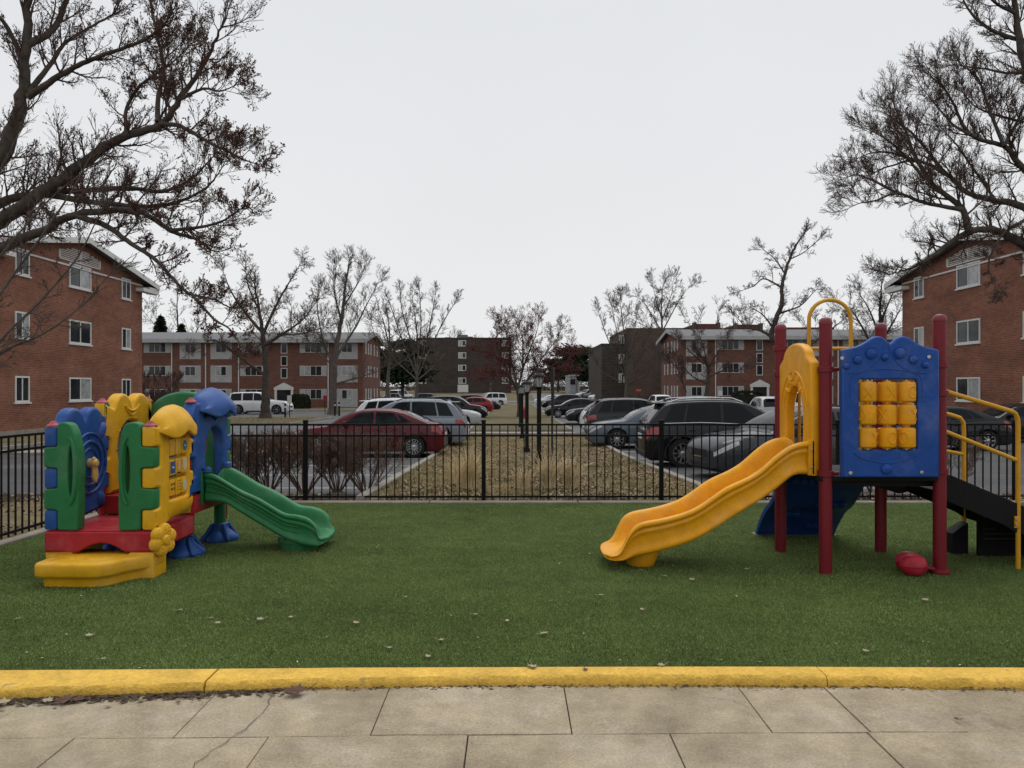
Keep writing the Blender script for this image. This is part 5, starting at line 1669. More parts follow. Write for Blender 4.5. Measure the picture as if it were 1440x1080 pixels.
# yellow step
poly = [(-4.07, 6.37), (-3.53, 6.35), (-3.415, 6.43), (-3.37, 6.57), (-3.26, 6.70), (-3.19, 6.74), (-3.19, 6.98), (-4.19, 6.98), (-4.19, 6.765), (-4.07, 6.74)]
poly = fillet(poly, .09, 5)
def inset(poly, d):
    cx_, cy_ = -3.7, 6.85
    return [(x + (cx_ - x)*d, y + (cy_ - y)*d) for x, y in poly]
st = MB()
rings = []
for dz, d in ((0.0, .13), (.07, .12), (.085, .10), (.105, .02), (.12, 0), (.195, 0), (.212, .012), (.218, .03)):
    rings.append([Vector((x, y, dz)) for x, y in inset(poly, d)])
st.loft(rings)
st.build('step', P_yel, ps, smooth=50)
MB().box((-3.42, 6.72, 0), (-3.195, 6.97, .237)).build('step_base', P_yel, ps, bevel=.012, seg=2)
MB().box((-4.19, 6.77, 0), (-3.95, 7.28, .237)).build('step_base', P_yel, ps, bevel=.012, seg=2)
tr = MB()
for q in ([(-3.98, 6.47), (-3.58, 6.455), (-3.46, 6.55), (-3.40, 6.68), (-3.95, 6.69)],):
    for i in range(len(q)):
        A, Bq = q[i], q[(i+1) % len(q)]
        tr.tube([(A[0], A[1], .2185), (Bq[0], Bq[1], .2185)], .005, 5)
for x, y in ((-3.72, 6.55), (-3.62, 6.6), (-3.84, 6.58)):
    tr.lathe([(.035, 0), (.03, .006), (.001, .009)], (x, y, .217), 12)
tr.build('step_tread', P_yel, ps)
# puzzle panels
def tabbed(side_x, inner_x, z0, idx, nb=5, bh=BH):
    """Profile up one side: tabs reach side_x in the bands of idx, inner_x elsewhere."""
    pts = []
    for k in range(nb):
        x = side_x if k in idx else inner_x
        pts += [(x, z0 + k*bh + .004), (x, z0 + (k+1)*bh - .004)]
    return pts
zt = Z0 + 5*BH
# green entry panels with handle loops
gl = tabbed(L_ - c, L_ + .065, Z0 + .004, (1, 3))
out_ = [(-3.885, Z0 + .004), (-3.878, .70), (-3.882, .80), (-3.874, .95), (-3.884, 1.15), (-3.915, 1.30), (-3.955, 1.385), (-4.01, 1.405), (-4.06, 1.395)]
outline = out_ + gl[::-1]
hole = [(-3.948 + .024*cos(t_), .965 + .225*sin(t_)) for t_ in np.linspace(0, 2*pi, 20, endpoint=False)]
plate('green_panel', fillet(outline, .018, 2), [hole], .12, .014, XF, P_green, ps)
grr = tabbed(R_ + c, R_ - .065, Z0 + .004, (1, 3))
out_ = [(-3.52, Z0 + .004), (-3.525, .70), (-3.52, .80), (-3.515, .95), (-3.515, 1.15), (-3.50, 1.30), (-3.465, 1.385), (-3.41, 1.405), (-3.345, 1.395)]
hole = [(-3.445 + .022*cos(t_), .975 + .215*sin(t_)) for t_ in np.linspace(0, 2*pi, 20, endpoint=False)]
plate('green_panel', fillet(out_ + grr[::-1], .018, 2), [hole], .12, .014, XF, P_green, ps)
# handle lip swept round each opening
for X, s in ((-3.93, 1), (-3.465, -1)):
    pts = [Vector((X - s*.030 + s*.06*sin(t_), F_ - .066, .965 + .30*cos(t_))) for t_ in np.linspace(0, pi, 14)]
    MB().tube(pts, [.010 + .012*sin(pi*i/13) for i in range(14)], 8).build('handle', P_green, ps)
# clock panel
def hump(x0, x1, z0, zt_, zv, n=9):
    """Top edge with two rounded humps from x1 back to x0."""
    res = []
    for i in range(2*n + 1):
        t_ = i/(2*n)
        x = x1 + (x0 - x1)*t_
        z = zv + (zt_ - zv)*abs(sin(2*pi*t_))**.6 if 0 < t_ < 1 else z0
        if t_ < .06 or t_ > .94: z = max(z0, min(z, zt_))
        res.append((x, z))
    return res
left = tabbed(F_ - c, F_ + .065, Z0 + .004, (0, 2, 4))
rightt = tabbed(M_ + .04, M_ - .05, Z0 + .09, (1, 3), 5, .185)
outline = rightt + hump(F_ + .08, M_ - .06, 1.38, 1.525, 1.40) + left[::-1]
plate('clock_panel', fillet(outline, .016, 2), [], .12, .03, XL, P_blue, ps)
CK = (7.27, .985)
dial = MB()
xo = L_ + .058
def ringf(r0, r1, h0, h1, cyz, X, sides=36):
    m = frame((X, cyz[0], cyz[1]), (0,1,0), (0,0,1), (1,0,0))
    return MB().lathe([(r0, -.01), (r0, h0), (r0 + .006, h1), (r1 - .006, h1), (r1, h0), (r1, -.01)], sides=sides, M=m, caps=False)
for r0, r1, h in ((.275, .30, .016), (.195, .225, .022), (.13, .15, .014)):
    q = ringf(r0, r1, h - .008, h, CK, xo)
    dial.add(q.v, q.f)
dial.build('dial', P_blue, ps)
for k in range(12):
    a = pi/2 - k*pi/6
    wd = {0: '12', 3: '3', 6: '6', 9: '9'}.get(k)
    M = frame((xo + .004, CK[0] + .25*cos(a), CK[1] + .25*sin(a)), (0,1,0), (0,0,1), (1,0,0))
    if wd:
        text('numeral', wd, .075, .006, M, P_blue, ps)
    else:
        MB().box((-.006, -.018, -.002), (.006, .018, .008), M @ Matrix.Rotation(a - pi/2, 4, 'Z')).build('hour_mark', P_blue, ps, bevel=.003)
hd = plate('clock_hand', fillet([(-.025, .03), (-.03, -.02), (-.035, -.09), (-.05, -.15), (-.03, -.20), (.0, -.215), (.02, -.175), (.045, -.14), (.04, -.10), (.025, -.05), (.03, .02), (0, .045)], .02, 3), [], .03, .01,
           frame((xo + .05, CK[0] - .005, CK[1] + .02), (0,1,0), (0,0,1), (1,0,0)) @ Matrix.Rotation(.12, 4, 'Z'), P_hand, ps)
MB().lathe([(.045, 0), (.045, .06), (.03, .08), (.001, .085)], sides=18, M=frame((xo, CK[0], CK[1]), (0,1,0), (0,0,1), (1,0,0))).build('hub', P_hand, ps)
def pod(y, z, ry, rz_, rot, m, X=xo, h=.035, name='petal_boss'):
    M = frame((X - .006, y, z), (0,1,0), (0,0,1), (1,0,0)) @ Matrix.Rotation(rot, 4, 'Z') @ Matrix.Diagonal((ry, rz_, 1, 1))
    MB().lathe([(1, 0), (.93, h*.5), (.7, h*.85), (.35, h), (.001, h*1.03)], sides=20, M=M).build(name, m, ps)
pod(6.99, 1.29, .055, .09, .5, P_blue); pod(7.49, 1.29, .055, .09, -.5, P_blue); pod(7.0, .62, .06, .08, -.4, P_blue); pod(7.47, .62, .06, .08, .4, P_blue)
# yellow bubble window panel
lt = tabbed(M_ - .05, M_ + .05, Z1 + .004, (1, 3, 4), 5, .187)
rt = tabbed(B_ + c, B_ - .06, Z1 + .004, (0, 2), 5, .187)
outline = rt + hump(M_ + .14, B_ - .04, 1.50, 1.655, 1.50) + lt[::-1]
circ = [(8.08 + .275*cos(t_), 1.075 + .29*sin(t_)) for t_ in np.linspace(0, 2*pi, 32, endpoint=False)]
plate('bubble_panel', fillet(outline, .016, 2), [circ], .12, .03, XL, P_yel, ps)
mbu = frame((L_ + .0, 8.08, 1.075), (0,1,0), (0,0,1), (-1,0,0)) @ Matrix.Diagonal((.285, .30, 1, 1))
MB().lathe([(1, 0), (.97, .05), (.8, .14), (.5, .2), (.2, .225), (.001, .23)], sides=28, M=mbu).build('bubble_window', M_bubble, ps)
rg = MB()
for k in range(10):
    a = 2*pi*k/10
    rg.lathe([(.011, 0), (.009, .008), (.001, .01)], sides=8, M=frame((L_ + .062, 8.08 + .305*cos(a), 1.075 + .32*sin(a)), (0,1,0), (0,0,1), (1,0,0)))
rg.build('bolt', M_bolt, ps)
sm = [Vector((L_ + .063, 8.08 + .15*t_, 1.47 + .06*t_*t_)) for t_ in np.linspace(-1, 1, 12)]
MB().tube(sm, .013, 6).build('smile_bead', P_yel, ps)
MB().tube([p + Vector((0, 0, -.045*(1 - t_*t_))) for p, t_ in zip(sm, np.linspace(-1, 1, 12))], .009, 6).build('smile_bead', P_yel, ps)
# green back panel with porthole
gb = [(L_ + .065, Z1), (R_ - .065, Z1), (R_ - .065, 1.45)] + [((L_ + R_)/2 + (R_ - L_ - .13)/2*cos(t_)**1, 1.45 + .22*sin(t_)) for t_ in np.linspace(0, pi, 20)][1:]
circ = [((L_ + R_)/2 + .26*cos(t_), 1.08 + .28*sin(t_)) for t_ in np.linspace(0, 2*pi, 28, endpoint=False)]
plate('back_panel', gb, [circ], .12, .03, frame((0, B_, 0), (1,0,0), (0,0,1), (0,-1,0)), P_green, ps)
MB().lathe([(.27, 0), (.25, .06), (.15, .12), (.001, .14)], sides=24, M=frame(((L_ + R_)/2, B_, 1.08), (1,0,0), (0,0,1), (0,1,0))).build('bubble_window', M_bubble, ps)
# yellow activity panel on the right wall
lf = tabbed(F_ - c, F_ + .065, Z0 + .004, (0, 2, 4))
rt = tabbed(M_ - .02, M_ - .10, Z0 + .14, (1, 3), 5, .16)
outline = [(6.93, Z0 + .004), (7.05, Z0 + .03), (7.15, Z0 + .12), (M_ - .10, Z0 + .13)] + rt + [(M_ - .10, 1.34), (F_ - c, 1.36)]
outline = rt + [(M_ - .12, 1.345)] + lf[::-1] + [(6.95, Z0 + .01), (7.08, Z0 + .06), (7.16, Z0 + .13)]
win = [(7.05, .66), (7.44, .66), (7.44, 1.24), (7.05, 1.24)]
plate('activity_panel', fillet(outline, .018, 2), [fillet(win, .03, 3)], .12, .025, XR, P_yel, ps)
# rolling picture blocks, 3 x 3
Mw, Mt, Mo, Mbk = mat('print_white', (.5, .5, .47), .6), mat('print_teal', (.03, .16, .24), .5), mat('print_orange', (.55, .20, .10), .5), mat('print_black', (.015, .015, .015), .6)
for r in range(3):
    MB().tube([(R_ + .0, 7.05, .77 + r*.19), (R_, 7.44, .77 + r*.19)], .008, 6).build('axle', M_bolt, ps)
    for k in range(3):
        y, z = 7.115 + k*.13, .77 + r*.19
        b = MB().box((R_ - .045, y - .058, z - .078), (R_ + .055, y + .058, z + .078)).build('picture_block', P_yel, ps, bevel=.015)
        M = frame((R_ + .056, y, z), (0,1,0), (0,0,1), (1,0,0))
        def decal(poly, m, zz=.0):
            MB().prism(poly, .0005 + zz, .003 + zz, M).build('print', m, b, smooth=0)
        crc = lambda rx, ry, n=16: [(rx*cos(2*pi*i/n), ry*sin(2*pi*i/n)) for i in range(n)]
        if (r, k) == (2, 2): decal(crc(.045, .05), Mt); decal(crc(.02, .008), Mw, .003)
        elif (r, k) == (1, 0): decal([(-.045, -.055), (.045, -.055), (.045, .055), (-.045, .055)], P_blue); decal(crc(.022, .01), Mw, .003)
        elif (r, k) == (1, 1): decal([(.045*(1 if i % 2 else .55)*cos(2*pi*i/12), .06*(1 if i % 2 else .55)*sin(2*pi*i/12)) for i in range(12)], mat('print_pink', (.58, .33, .22), .6)); decal([(-.04, -.068), (.04, -.068), (.04, -.056), (-.04, -.056)], Mbk)
        elif (r, k) == (1, 2): decal([(-.045, .06), (.045, .06), (.04, -.02), (0, -.06), (-.04, -.02)], mat('print_cream', (.55, .47, .33), .6))
        elif (r, k) == (0, 2): decal(crc(.047, .055), mat('print_cream', (.55, .47, .33), .6))
        elif (r, k) == (0, 0):
            for i in range(4):
                MM = M @ Matrix.Translation((-.025 + .05*(i % 2), .03 - .045*(i//2), .002))
                text('print', '10', .034, .0008, MM, Mbk, b)
        elif (r, k) == (0, 1):
            for i in range(12):
                x_, y_ = -.03 + .03*(i % 3), .05 - .028*(i//3)
                decal([(x_ + .005*cos(2*pi*j/6), y_ + .005*sin(2*pi*j/6)) for j in range(6)], Mbk)
# bulging basket lip below the blocks
bk = MB()
rings = []
for i in range(13):
    t_ = i/12
    y = 6.98 + .54*t_
    bl = sin(pi*t_)
    rings.append([Vector((R_ + .05, y, .60 - .03*bl)), Vector((R_ + .06 + .10*bl, y, .655)), Vector((R_ + .05 + .07*bl, y, .66)), Vector((R_ + .055 + .03*bl, y, .60)), Vector((R_ + .05, y, .50)), Vector((R_ + .062 + .085*bl, y, .54))][0:1] +
                 [Vector((R_ + .055 + .085*bl, y, .64)), Vector((R_ + .058 + .105*bl, y, .645)), Vector((R_ + .058 + .105*bl, y, .60)), Vector((R_ + .055 + .07*bl, y, .53)), Vector((R_ + .05, y, .47 + .02*bl))])
bk.loft(rings)
bk.build('basket_lip', P_yel, ps, smooth=60)
# hoods
def hood(s0, s1, X, zb, ztp, prot, m, lobes, name):
    n = 16
    rings = []
    for i in range(n + 1):
        t_ = i/n
        y = s0 + (s1 - s0)*t_
        e = sin(pi*t_)**.55
        top = zb + (ztp - zb)*(.45 + .55*e) - .02*abs(sin(pi*t_*lobes))*0
        p = prot*(.35 + .65*e)
        bot = zb + .075*(1 - abs(sin(pi*t_*lobes)))
        if 0 < i < n: pass
        rings.append([Vector((X - .07, y, zb + .06)), Vector((X - .075, y, (zb + top)/2)), Vector((X - .05, y, top - .03)), Vector((X + .0, y, top)), Vector((X + p*.45, y, top - .045)), Vector((X + p*.8, y, top - .13)),
                      Vector((X + p, y, (top*.4 + bot*.6))), Vector((X + p*1.03, y, bot)), Vector((X + p*.9, y, bot - .008)), Vector((X + p*.6, y, zb + .09)), Vector((X + .03, y, zb + .065))])
    return MB().loft(rings).build(name, m, ps, smooth=60, subd=1)
hood(F_ + .03, M_ + .0, R_, 1.235, 1.565, .17, P_yel, 2, 'yellow_hood')
hood(M_ + .10, B_ + .05, R_, 1.40, 1.73, .22, P_blue, 2, 'blue_hood')
# blue slide exit panel with arched doorway
lf = tabbed(M_ - .10, M_ + .02, Z1 + .004, (0, 2, 4), 5, .187)
rt = tabbed(B_ + c, B_ - .055, Z1 + .004, (0, 2, 4), 5, .187)
door = [(7.88, Z1 + .03), (8.38, Z1 + .03), (8.38, 1.06)] + [(8.13 + .25*cos(t_), 1.06 + .24*sin(t_)) for t_ in np.linspace(0, pi, 14)][1:]
zig = [(7.86, 1.50), (7.84, 1.40), (7.98, 1.44), (8.13, 1.36), (8.28, 1.44), (8.42, 1.40), (8.40, 1.50)]
plate('doorway_panel', fillet(rt + [(B_ - .055, 1.56), (M_ + .02, 1.56)] + lf[::-1][1:], .016, 2), [door, zig], .12, .025, XR, P_blue, ps)
MB().box((R_ - .05, 7.8, 1.34), (R_ - .02, 8.46, 1.54)).build('doorway_panel_backing', P_blue, ps)
for s in range(3):
    MB().box((R_ - .052, B_ - .05, Z1 + .187*(2*s+1) + .006 if s < 2 else 1.56), (R_ + .05, B_ + .055, Z1 + .187*(2*s+2) - .006 if s < 2 else 1.575)).build('corner_block', P_green, ps, bevel=.015)
# middle left corner block, red inner posts and caps
MB().box((L_ - c, M_ - .045, 1.375), (L_ + c, M_ + .055, 1.555)).build('corner_block', P_green, ps, bevel=.015)
for (X, Y, zt_) in ((L_, F_, 1.362), (R_, F_, 1.362), (L_, M_ + .01, 1.556), (L_, B_, 1.56), (R_, M_ + .05, 1.562), (R_, B_, 1.575)):
    MB().lathe([(.034, .236), (.034, zt_ - .02)], (X, Y, 0), 12).build('inner_post', P_red, ps)
    MB().lathe([(.058, zt_), (.056, zt_ + .012), (.026, zt_ + .036), (.022, zt_ + .048), (.001, zt_ + .052)], (X, Y, 0), 18).build('post_cap', P_cap, ps)
# legs and splayed blue feet
def foot(X, Y, ztop):
    MB().lathe([(.062, .18), (.062, ztop)], (X, Y, 0), 18).build('leg', P_green, ps)
    f_ = MB()
    rings = []
    for z, r_, sq in ((0, .185, .08), (.035, .195, .08), (.06, .185, .10), (.095, .145, .10), (.135, .10, .05), (.16, .088, 0), (.20, .088, 0), (.208, .078, 0)):
        rings.append([Vector((X + r_*cos(a)*(1 + sq*cos(4*a)), Y + r_*sin(a)*(1 + sq*cos(4*a)), z)) for a in np.linspace(0, 2*pi, 32, endpoint=False)])
    f_.loft(rings)
    for k in range(4):
        a = pi/4 + k*pi/2
        f_.tube([(X + .09*cos(a), Y + .09*sin(a), .19), (X + .15*cos(a), Y + .15*sin(a), .1), (X + .20*cos(a), Y + .20*sin(a), .03)], .022, 8)
    f_.build('foot', P_blue, ps, smooth=50)
foot(-3.335, 7.68, .44); foot(-3.27, 8.44, .45); foot(-4.08, 7.72, .44); foot(-4.08, 8.46, .45)
# yellow flower toy
fl = MB()
FC = Vector((R_ + .115, 6.80, .34))
Mf = frame(FC, Vector((.31, .95, 0)).normalized(), Vector((0, 0, 1)), Vector((.95, -.31, 0)).normalized())
for k in range(6):
    a = k*pi/3 + .3
    fl.lathe([(.062, -.03), (.066, 0), (.055, .02), (.03, .032), (.001, .035)], sides=14, M=Mf @ Matrix.Translation((.085*cos(a), .085*sin(a), 0)))
    for q in range(5):
        b_ = q*2*pi/5
        fl.lathe([(.008, 0), (.006, .006), (.001, .008)], sides=6, M=Mf @ Matrix.Translation((.085*cos(a) + .028*cos(b_), .085*sin(a) + .028*sin(b_), .03)))
fl.lathe([(.05, -.03), (.05, .03), (.035, .05), (.001, .055)], sides=16, M=Mf)
fl.build('flower_wheel', P_yel, ps)
MB().box((R_ + .052, 6.80, .29), (R_ + .09, 6.95, .41)).build('flower_bracket', P_red, ps, bevel=.01)

def slide(name, root, m, prof, Y0, Y1, nose_x, sgn, lip=.035, wall=.085):
    """Wavy U-section chute. prof: (X, rail z, floor z, underside z) from the top down; sgn: direction of travel."""
    pr = spline([Vector(p) for p in [(a, b, c_) for a, b, c_, d in prof]], 3)
    un = spline([Vector((a, d, 0)) for a, b, c_, d in prof], 3)
    mb = MB()
    rings = []
    def ring(X, zr, zf, zb, sk=0.0, ex=0.0):
        half = []
        h = zr - zb
        half += [(wall*1.3, zb), (wall*.5, zb + .004), (wall*.1, zb + .03*h), (-.008, zb + .10*h), (-.008, zb + .20*h), (wall*.18, zb + .27*h), (wall*.2, zb + .45*h), (wall*.16, zb + .60*h),
                 (-.002, zb + .66*h), (-.010, zb + .72*h), (wall*.05, zb + .775*h), (wall*.04, zb + .80*h), (-lip*.5, zb + .85*h), (-lip*.62, zr - min(.03, h*.1)), (-lip*.45, zr - min(.008, h*.03)), (0, zr), (wall*.45, zr - .003), (wall*.8, zf + (zr - zf)*.90), (wall*1.02, zf + (zr - zf)*.6), (wall*1.2, zf + (zr - zf)*.15), (wall*1.8, zf + .003)]
        near = [Vector((X, Y0 + y, z)) for y, z in half]
        far = [Vector((X, Y1 - y, z)) for y, z in half[::-1]]
        mid = [Vector((X, (Y0 + Y1)/2, zf))]
        return near + mid + far + [Vector((X, (Y0 + Y1)/2, zb))]
    for p, q in zip(pr, un):
        rings.append(ring(p.x, p.y, p.z, q.y))
    X, zr, zf, zb = pr[-1].x, pr[-1].y, pr[-1].z, un[-1].y
    ymid, hw_ = (Y0 + Y1)/2, (Y1 - Y0)/2
    for t_, k in ((.3, .45), (.62, .14), (.88, .03)):
        rg_ = ring(X + (nose_x - X)*t_, zf + (zr - zf)*k + .006, zf - .012*t_, zb + (zf - .05 - zb)*t_*.6)
        for p in rg_:
            p.x -= (nose_x - X)*.45*t_*(abs(p.y - ymid)/hw_)**2.5
        rings.append(rg_)
    last = rings[-1]
    cz = zf - .035
    rings.append([Vector((nose_x, p.y + ((Y0 + Y1)/2 - p.y)*.06, cz + (p.z - cz)*.35)) for p in last])
    mb.loft(rings)
    return mb.build(name, m, root, smooth=180, subd=1)
slide('slide', ps, P_green, [(-3.20, .845, .64, .525), (-3.08, .82, .60, .520), (-2.95, .745, .52, .505), (-2.80, .655, .43, .41), (-2.62, .575, .34, .30), (-2.487, .495, .27, .22), (-2.35, .418, .21, .145), (-2.215, .400, .18, .09), (-2.10, .362, .16, .065), (-2.02, .285, .155, .06)],
      7.78, 8.36, -1.935, 1)
gv = MB()                                                # grooves moulded along the near side of the green slide
for f in (.32, .50, .66):
    pr = spline([Vector((x, 7.79, zb_ + (zr_ - zb_)*f + .02)) for x, zr_, zb_ in ((-3.16, .845, .53), (-2.95, .745, .505), (-2.80, .655, .41), (-2.62, .575, .30), (-2.487, .495, .22), (-2.35, .418, .145), (-2.2, .40, .10))], 4)
    gv.tube(pr, .007, 6)
gv.build('slide_rib', P_green, ps)
for y in (7.74, 8.34):
    MB().box((R_ + .05, y, .50), (R_ + .075, y + .06, .86)).build('slide_flange', P_green, ps, bevel=.01)
MB().lathe([(.20, 0), (.215, .06), (.23, .10), (.22, .135)], (0, 0, 0), 20, M=Matrix.Translation((-2.27, 8.07, 0)) @ Matrix.Diagonal((1, 1.1, 1, 1))).build('slide_foot', P_green, ps)
MB().lathe([(.05, 0), (.045, .035), (.02, .05), (.001, .052)], (R_ + .10, 7.80, .845), 12).build('slide_knob', P_blue, ps)
MB().lathe([(.05, 0), (.045, .035), (.02, .05), (.001, .052)], (R_ + .10, 8.36, .845), 12).build('slide_knob', P_blue, ps)
settle(ps)

# ---------------------------------------------------------------- post and deck play structure on the right
S_red = mat('powder_coat_maroon', (0.165, 0.010, 0.018), .38, .1, 4, .05, 200); S_yel = mat('powder_coat_yellow', (0.60, 0.30, 0.020), .38, .1, 4)
S_cap = mat('faded_maroon_cap', (0.17, 0.03, 0.038), .45, .1, 4); Q_blue = plastic('royal_blue', (0.012, 0.065, 0.29)); Q_yel = plastic('warm_yellow', (0.74, 0.33, 0.008), .36); Q_shadeblue = plastic('navy', (0.010, 0.045, 0.19)); M_deck = mat('black_deck_coating', (0.009, 0.009, 0.0095), .6, .2, 20, .1, 200, spec=.15)  # climber plastic is blue darkened, its underside shade put into the colour
P_toy = plastic('toy_red', (0.33, 0.014, 0.028), .3)
st = empty('play_structure', (3.35, 7.35, 0), 'play structure on maroon posts with yellow wave slide and blue tic tac toe panel', 'play structure')
P1, P2, P3, P4 = (2.87, 6.90), (3.915, 6.90), (2.79, 7.83), (3.83, 7.83)
for i, (X, Y) in enumerate((P1, P2, P3, P4)):
    H = (2.355, 2.385, 2.375, 2.385)[i]
    po = MB().lathe([(.057, -.1), (.057, H - .062)], (X, Y, 0), 24).build('post', S_red, st)
    MB().lathe([(.061, H - .063), (.061, H - .045), (.052, H - .02), (.033, H - .003), (.001, H + .003)], (X, Y, 0), 24).build('post_cap', S_cap, po)
    for z in ((1.88, .93), (1.92, 1.66, .95), (2.12, 1.86), (2.12, .95))[i]:
        cl = MB().lathe([(.059, z - .028), (.073, z - .024), (.073, z + .024), (.059, z + .028)], (X, Y, 0), 24)
        cl.tube([(X - .105, Y - .03, z), (X - .05, Y - .03, z)] if i in (1, 3) else [(X + .05, Y - .03, z), (X + .105, Y - .03, z)], .018, 8)
        cl.build('collar', S_red, po)
MB().box((2.80, 6.86, .86), (3.98, 7.90, .905)).build('deck', M_deck, st, bevel=.008)
for y in (6.99, 7.78):
    MB().box((2.86, y - .02, .80), (3.92, y + .02, .859)).build('deck_beam', M_deck, st)
# blue tic tac toe panel
bx0, bx1, bz0 = 2.965, 3.84, .905
cxp = (bx0 + bx1)/2
def btop():
    """Double humped top edge, read from right to left."""
    T_ = [(0, 2.105), (.04, 2.118), (.10, 2.145), (.18, 2.170), (.28, 2.176), (.38, 2.160), (.48, 2.130), (.60, 2.098), (.72, 2.078), (.86, 2.066), (.95, 2.060), (1, 2.045)]
    t_ = [-1 + 2*i/48 for i in range(49)]
    return [(cxp - u*(bx1 - bx0)/2, float(np.interp(abs(u), [a for a, b in T_], [b for a, b in T_]))) for u in t_]
outl = [(bx0, bz0), (bx1, bz0)] + btop()
ox0, ox1, oz0, oz1 = 3.118, 3.640, 1.150, 1.785
BM = frame((0, 6.80, 0), (1,0,0), (0,0,1), (0,-1,0))
plate('tic_tac_toe_panel', outl, [fillet([(ox0, oz0), (ox1, oz0), (ox1, oz1), (ox0, oz1)], .02, 3)], .07, .018, BM, Q_blue, st)
FRt = frame((0, 6.764, 0), (1,0,0), (0,0,1), (0,-1,0))
def px2(px, py, Y=6.765): return ((px - CX)/F*Y, CAMZ - (py - HY)/F*Y)
for px, py, r in ((1189.8, 514.5, 4.8), (1205.8, 506, 6), (1225, 497.5, 7.5), (1244, 502.5, 4.8), (1265, 496.5, 7.8), (1284, 505.5, 6), (1301, 513, 4.8), (1246.5, 659.5, 7.5)):
    x, z = px2(px, py)
    rr_ = r/F*6.77
    MB().lathe([(rr_*1.22, -.004), (rr_*1.2, .005), (rr_*1.08, .005), (rr_*1.0, .001), (rr_*.93, .014), (rr_*.6, .024), (.001, .028)], sides=22, M=FRt @ Matrix.Translation((x, z, 0))).build('dome_relief', Q_blue, st)
for pl in ([(1193, 525), (1207, 523), (1220, 518), (1232, 509), (1240, 496), (1243, 485)], [(1302, 525), (1287, 523), (1272, 518), (1261, 509), (1253, 496), (1249, 485)],
           [(1195, 560), (1196, 535), (1201, 527), (1215, 522), (1230, 520), (1246, 519), (1262, 520), (1277, 522), (1291, 527), (1297, 536), (1297, 560)],
           [(1200, 636), (1206, 641), (1220, 647), (1235, 650), (1246, 651), (1258, 650), (1272, 647), (1287, 641), (1293, 636)]):
    MB().tube([Vector((px2(x, y)[0], 6.765, px2(x, y)[1])) for x, y in [(v.x, v.y) for v in spline([Vector((x, y, 0)) for x, y in pl], 4)]], .006, 6).build('relief_line', Q_blue, st)
for px, py in ((1184, 504), (1306, 502), (1196, 665.5), (1296, 664.5)):
    x, z = px2(px, py)
    MB().lathe([(.017, -.002), (.017, .006), (.012, .008), (.010, .004), (.001, .004)], sides=12, M=FRt @ Matrix.Translation((x, z, 0))).build('bolt', M_bolt, st)
LET = [[('X', -.35), ('X', 0.02), ('O', .25)], [('O', -1.15), ('X', -.95), ('X', .55)], [('X', .55), ('O', .15), ('O', -.75)]]
for k in range(3):
    X = (3.205, 3.382, 3.557)[k]
    MB().tube([(X, 6.80, oz0 - .01), (X, 6.80, oz1 + .01)], .012, 8).build('spindle', M_bolt, st)
    for r in range(3):
        z = (1.262, 1.468, 1.674)[2 - r]
        cy = MB().lathe([(.035, -.100), (.035, -.088), (.068, -.088), (.076, -.080), (.078, -.072), (.078, .072), (.076, .080), (.068, .088), (.035, .088), (.035, .100)], (X, 6.80, z), 28).build('tic_tac_toe_cylinder', Q_yel, st, smooth=50)
        ch, ang = LET[r][k]
        def onc(x, y):
            a = x/.078 + ang
            return Vector((X + .079*sin(a), 6.80 - .079*cos(a), z + y))
        lm = MB()
        if ch == 'X':
            for q in (-1, 1):
                lm.tube([onc(-.034*q + .068*q*i/8, -.048 + .096*i/8) for i in range(9)], .0058, 6)
        else:
            lm.tube([onc(.035*cos(2*pi*i/24), .05*sin(2*pi*i/24)) for i in range(25)], .0058, 6)
        lm.build('letter_relief', Q_yel, cy)
# yellow slide entrance arch between the left posts
Ya, Yb = 6.955, 7.775
ym = (Ya + Yb)/2
XA = frame((2.80, 0, 0), (0,1,0), (0,0,1), (-1,0,0))
sh = [(Ya, .90), (Yb, .90), (Yb, 1.93), (Yb - .02, 1.955)] + [(ym + (.30)*cos(t_)*1.0, 1.99 + .155*sin(t_)) for t_ in np.linspace(.1, pi - .1, 16)] + [(Ya + .02, 1.955), (Ya, 1.93)]
hl = [(ym - .205, .93), (ym + .205, .93), (ym + .215, 1.35)] + [(ym + .215*cos(t_), 1.44 + .29*sin(t_)) for t_ in np.linspace(0, pi, 16)] + [(ym - .215, 1.35)]
plate('slide_entrance', sh, [hl], .09, .02, XA, Q_yel, st)
re = MB()
FL = frame((2.754, 0, 0), (0,1,0), (0,0,1), (-1,0,0))
for ra, rz_ in ((.27, .36), (.35, .43)):
    re.tube([FL @ Vector((ym + ra*cos(t_), 1.44 + rz_*sin(t_), 0)) for t_ in np.linspace(.25, pi - .25, 18)], .009, 6)
for a, s in ((-.6, 1.1), (.6, 1.1), (0, .7), (-1.15, .9), (1.15, .9)):
    re.lathe([(1, -.004), (.8, .010), (.4, .014), (.001, .016)], sides=12, M=FL @ Matrix.Translation((ym + .18*sin(a), 1.62 + .24*cos(a) - .03, 0)) @ Matrix.Rotation(-a, 4, 'Z') @ Matrix.Diagonal((.03*s, .06*s, 1, 1)))
re.build('leaf_relief', Q_yel, st)
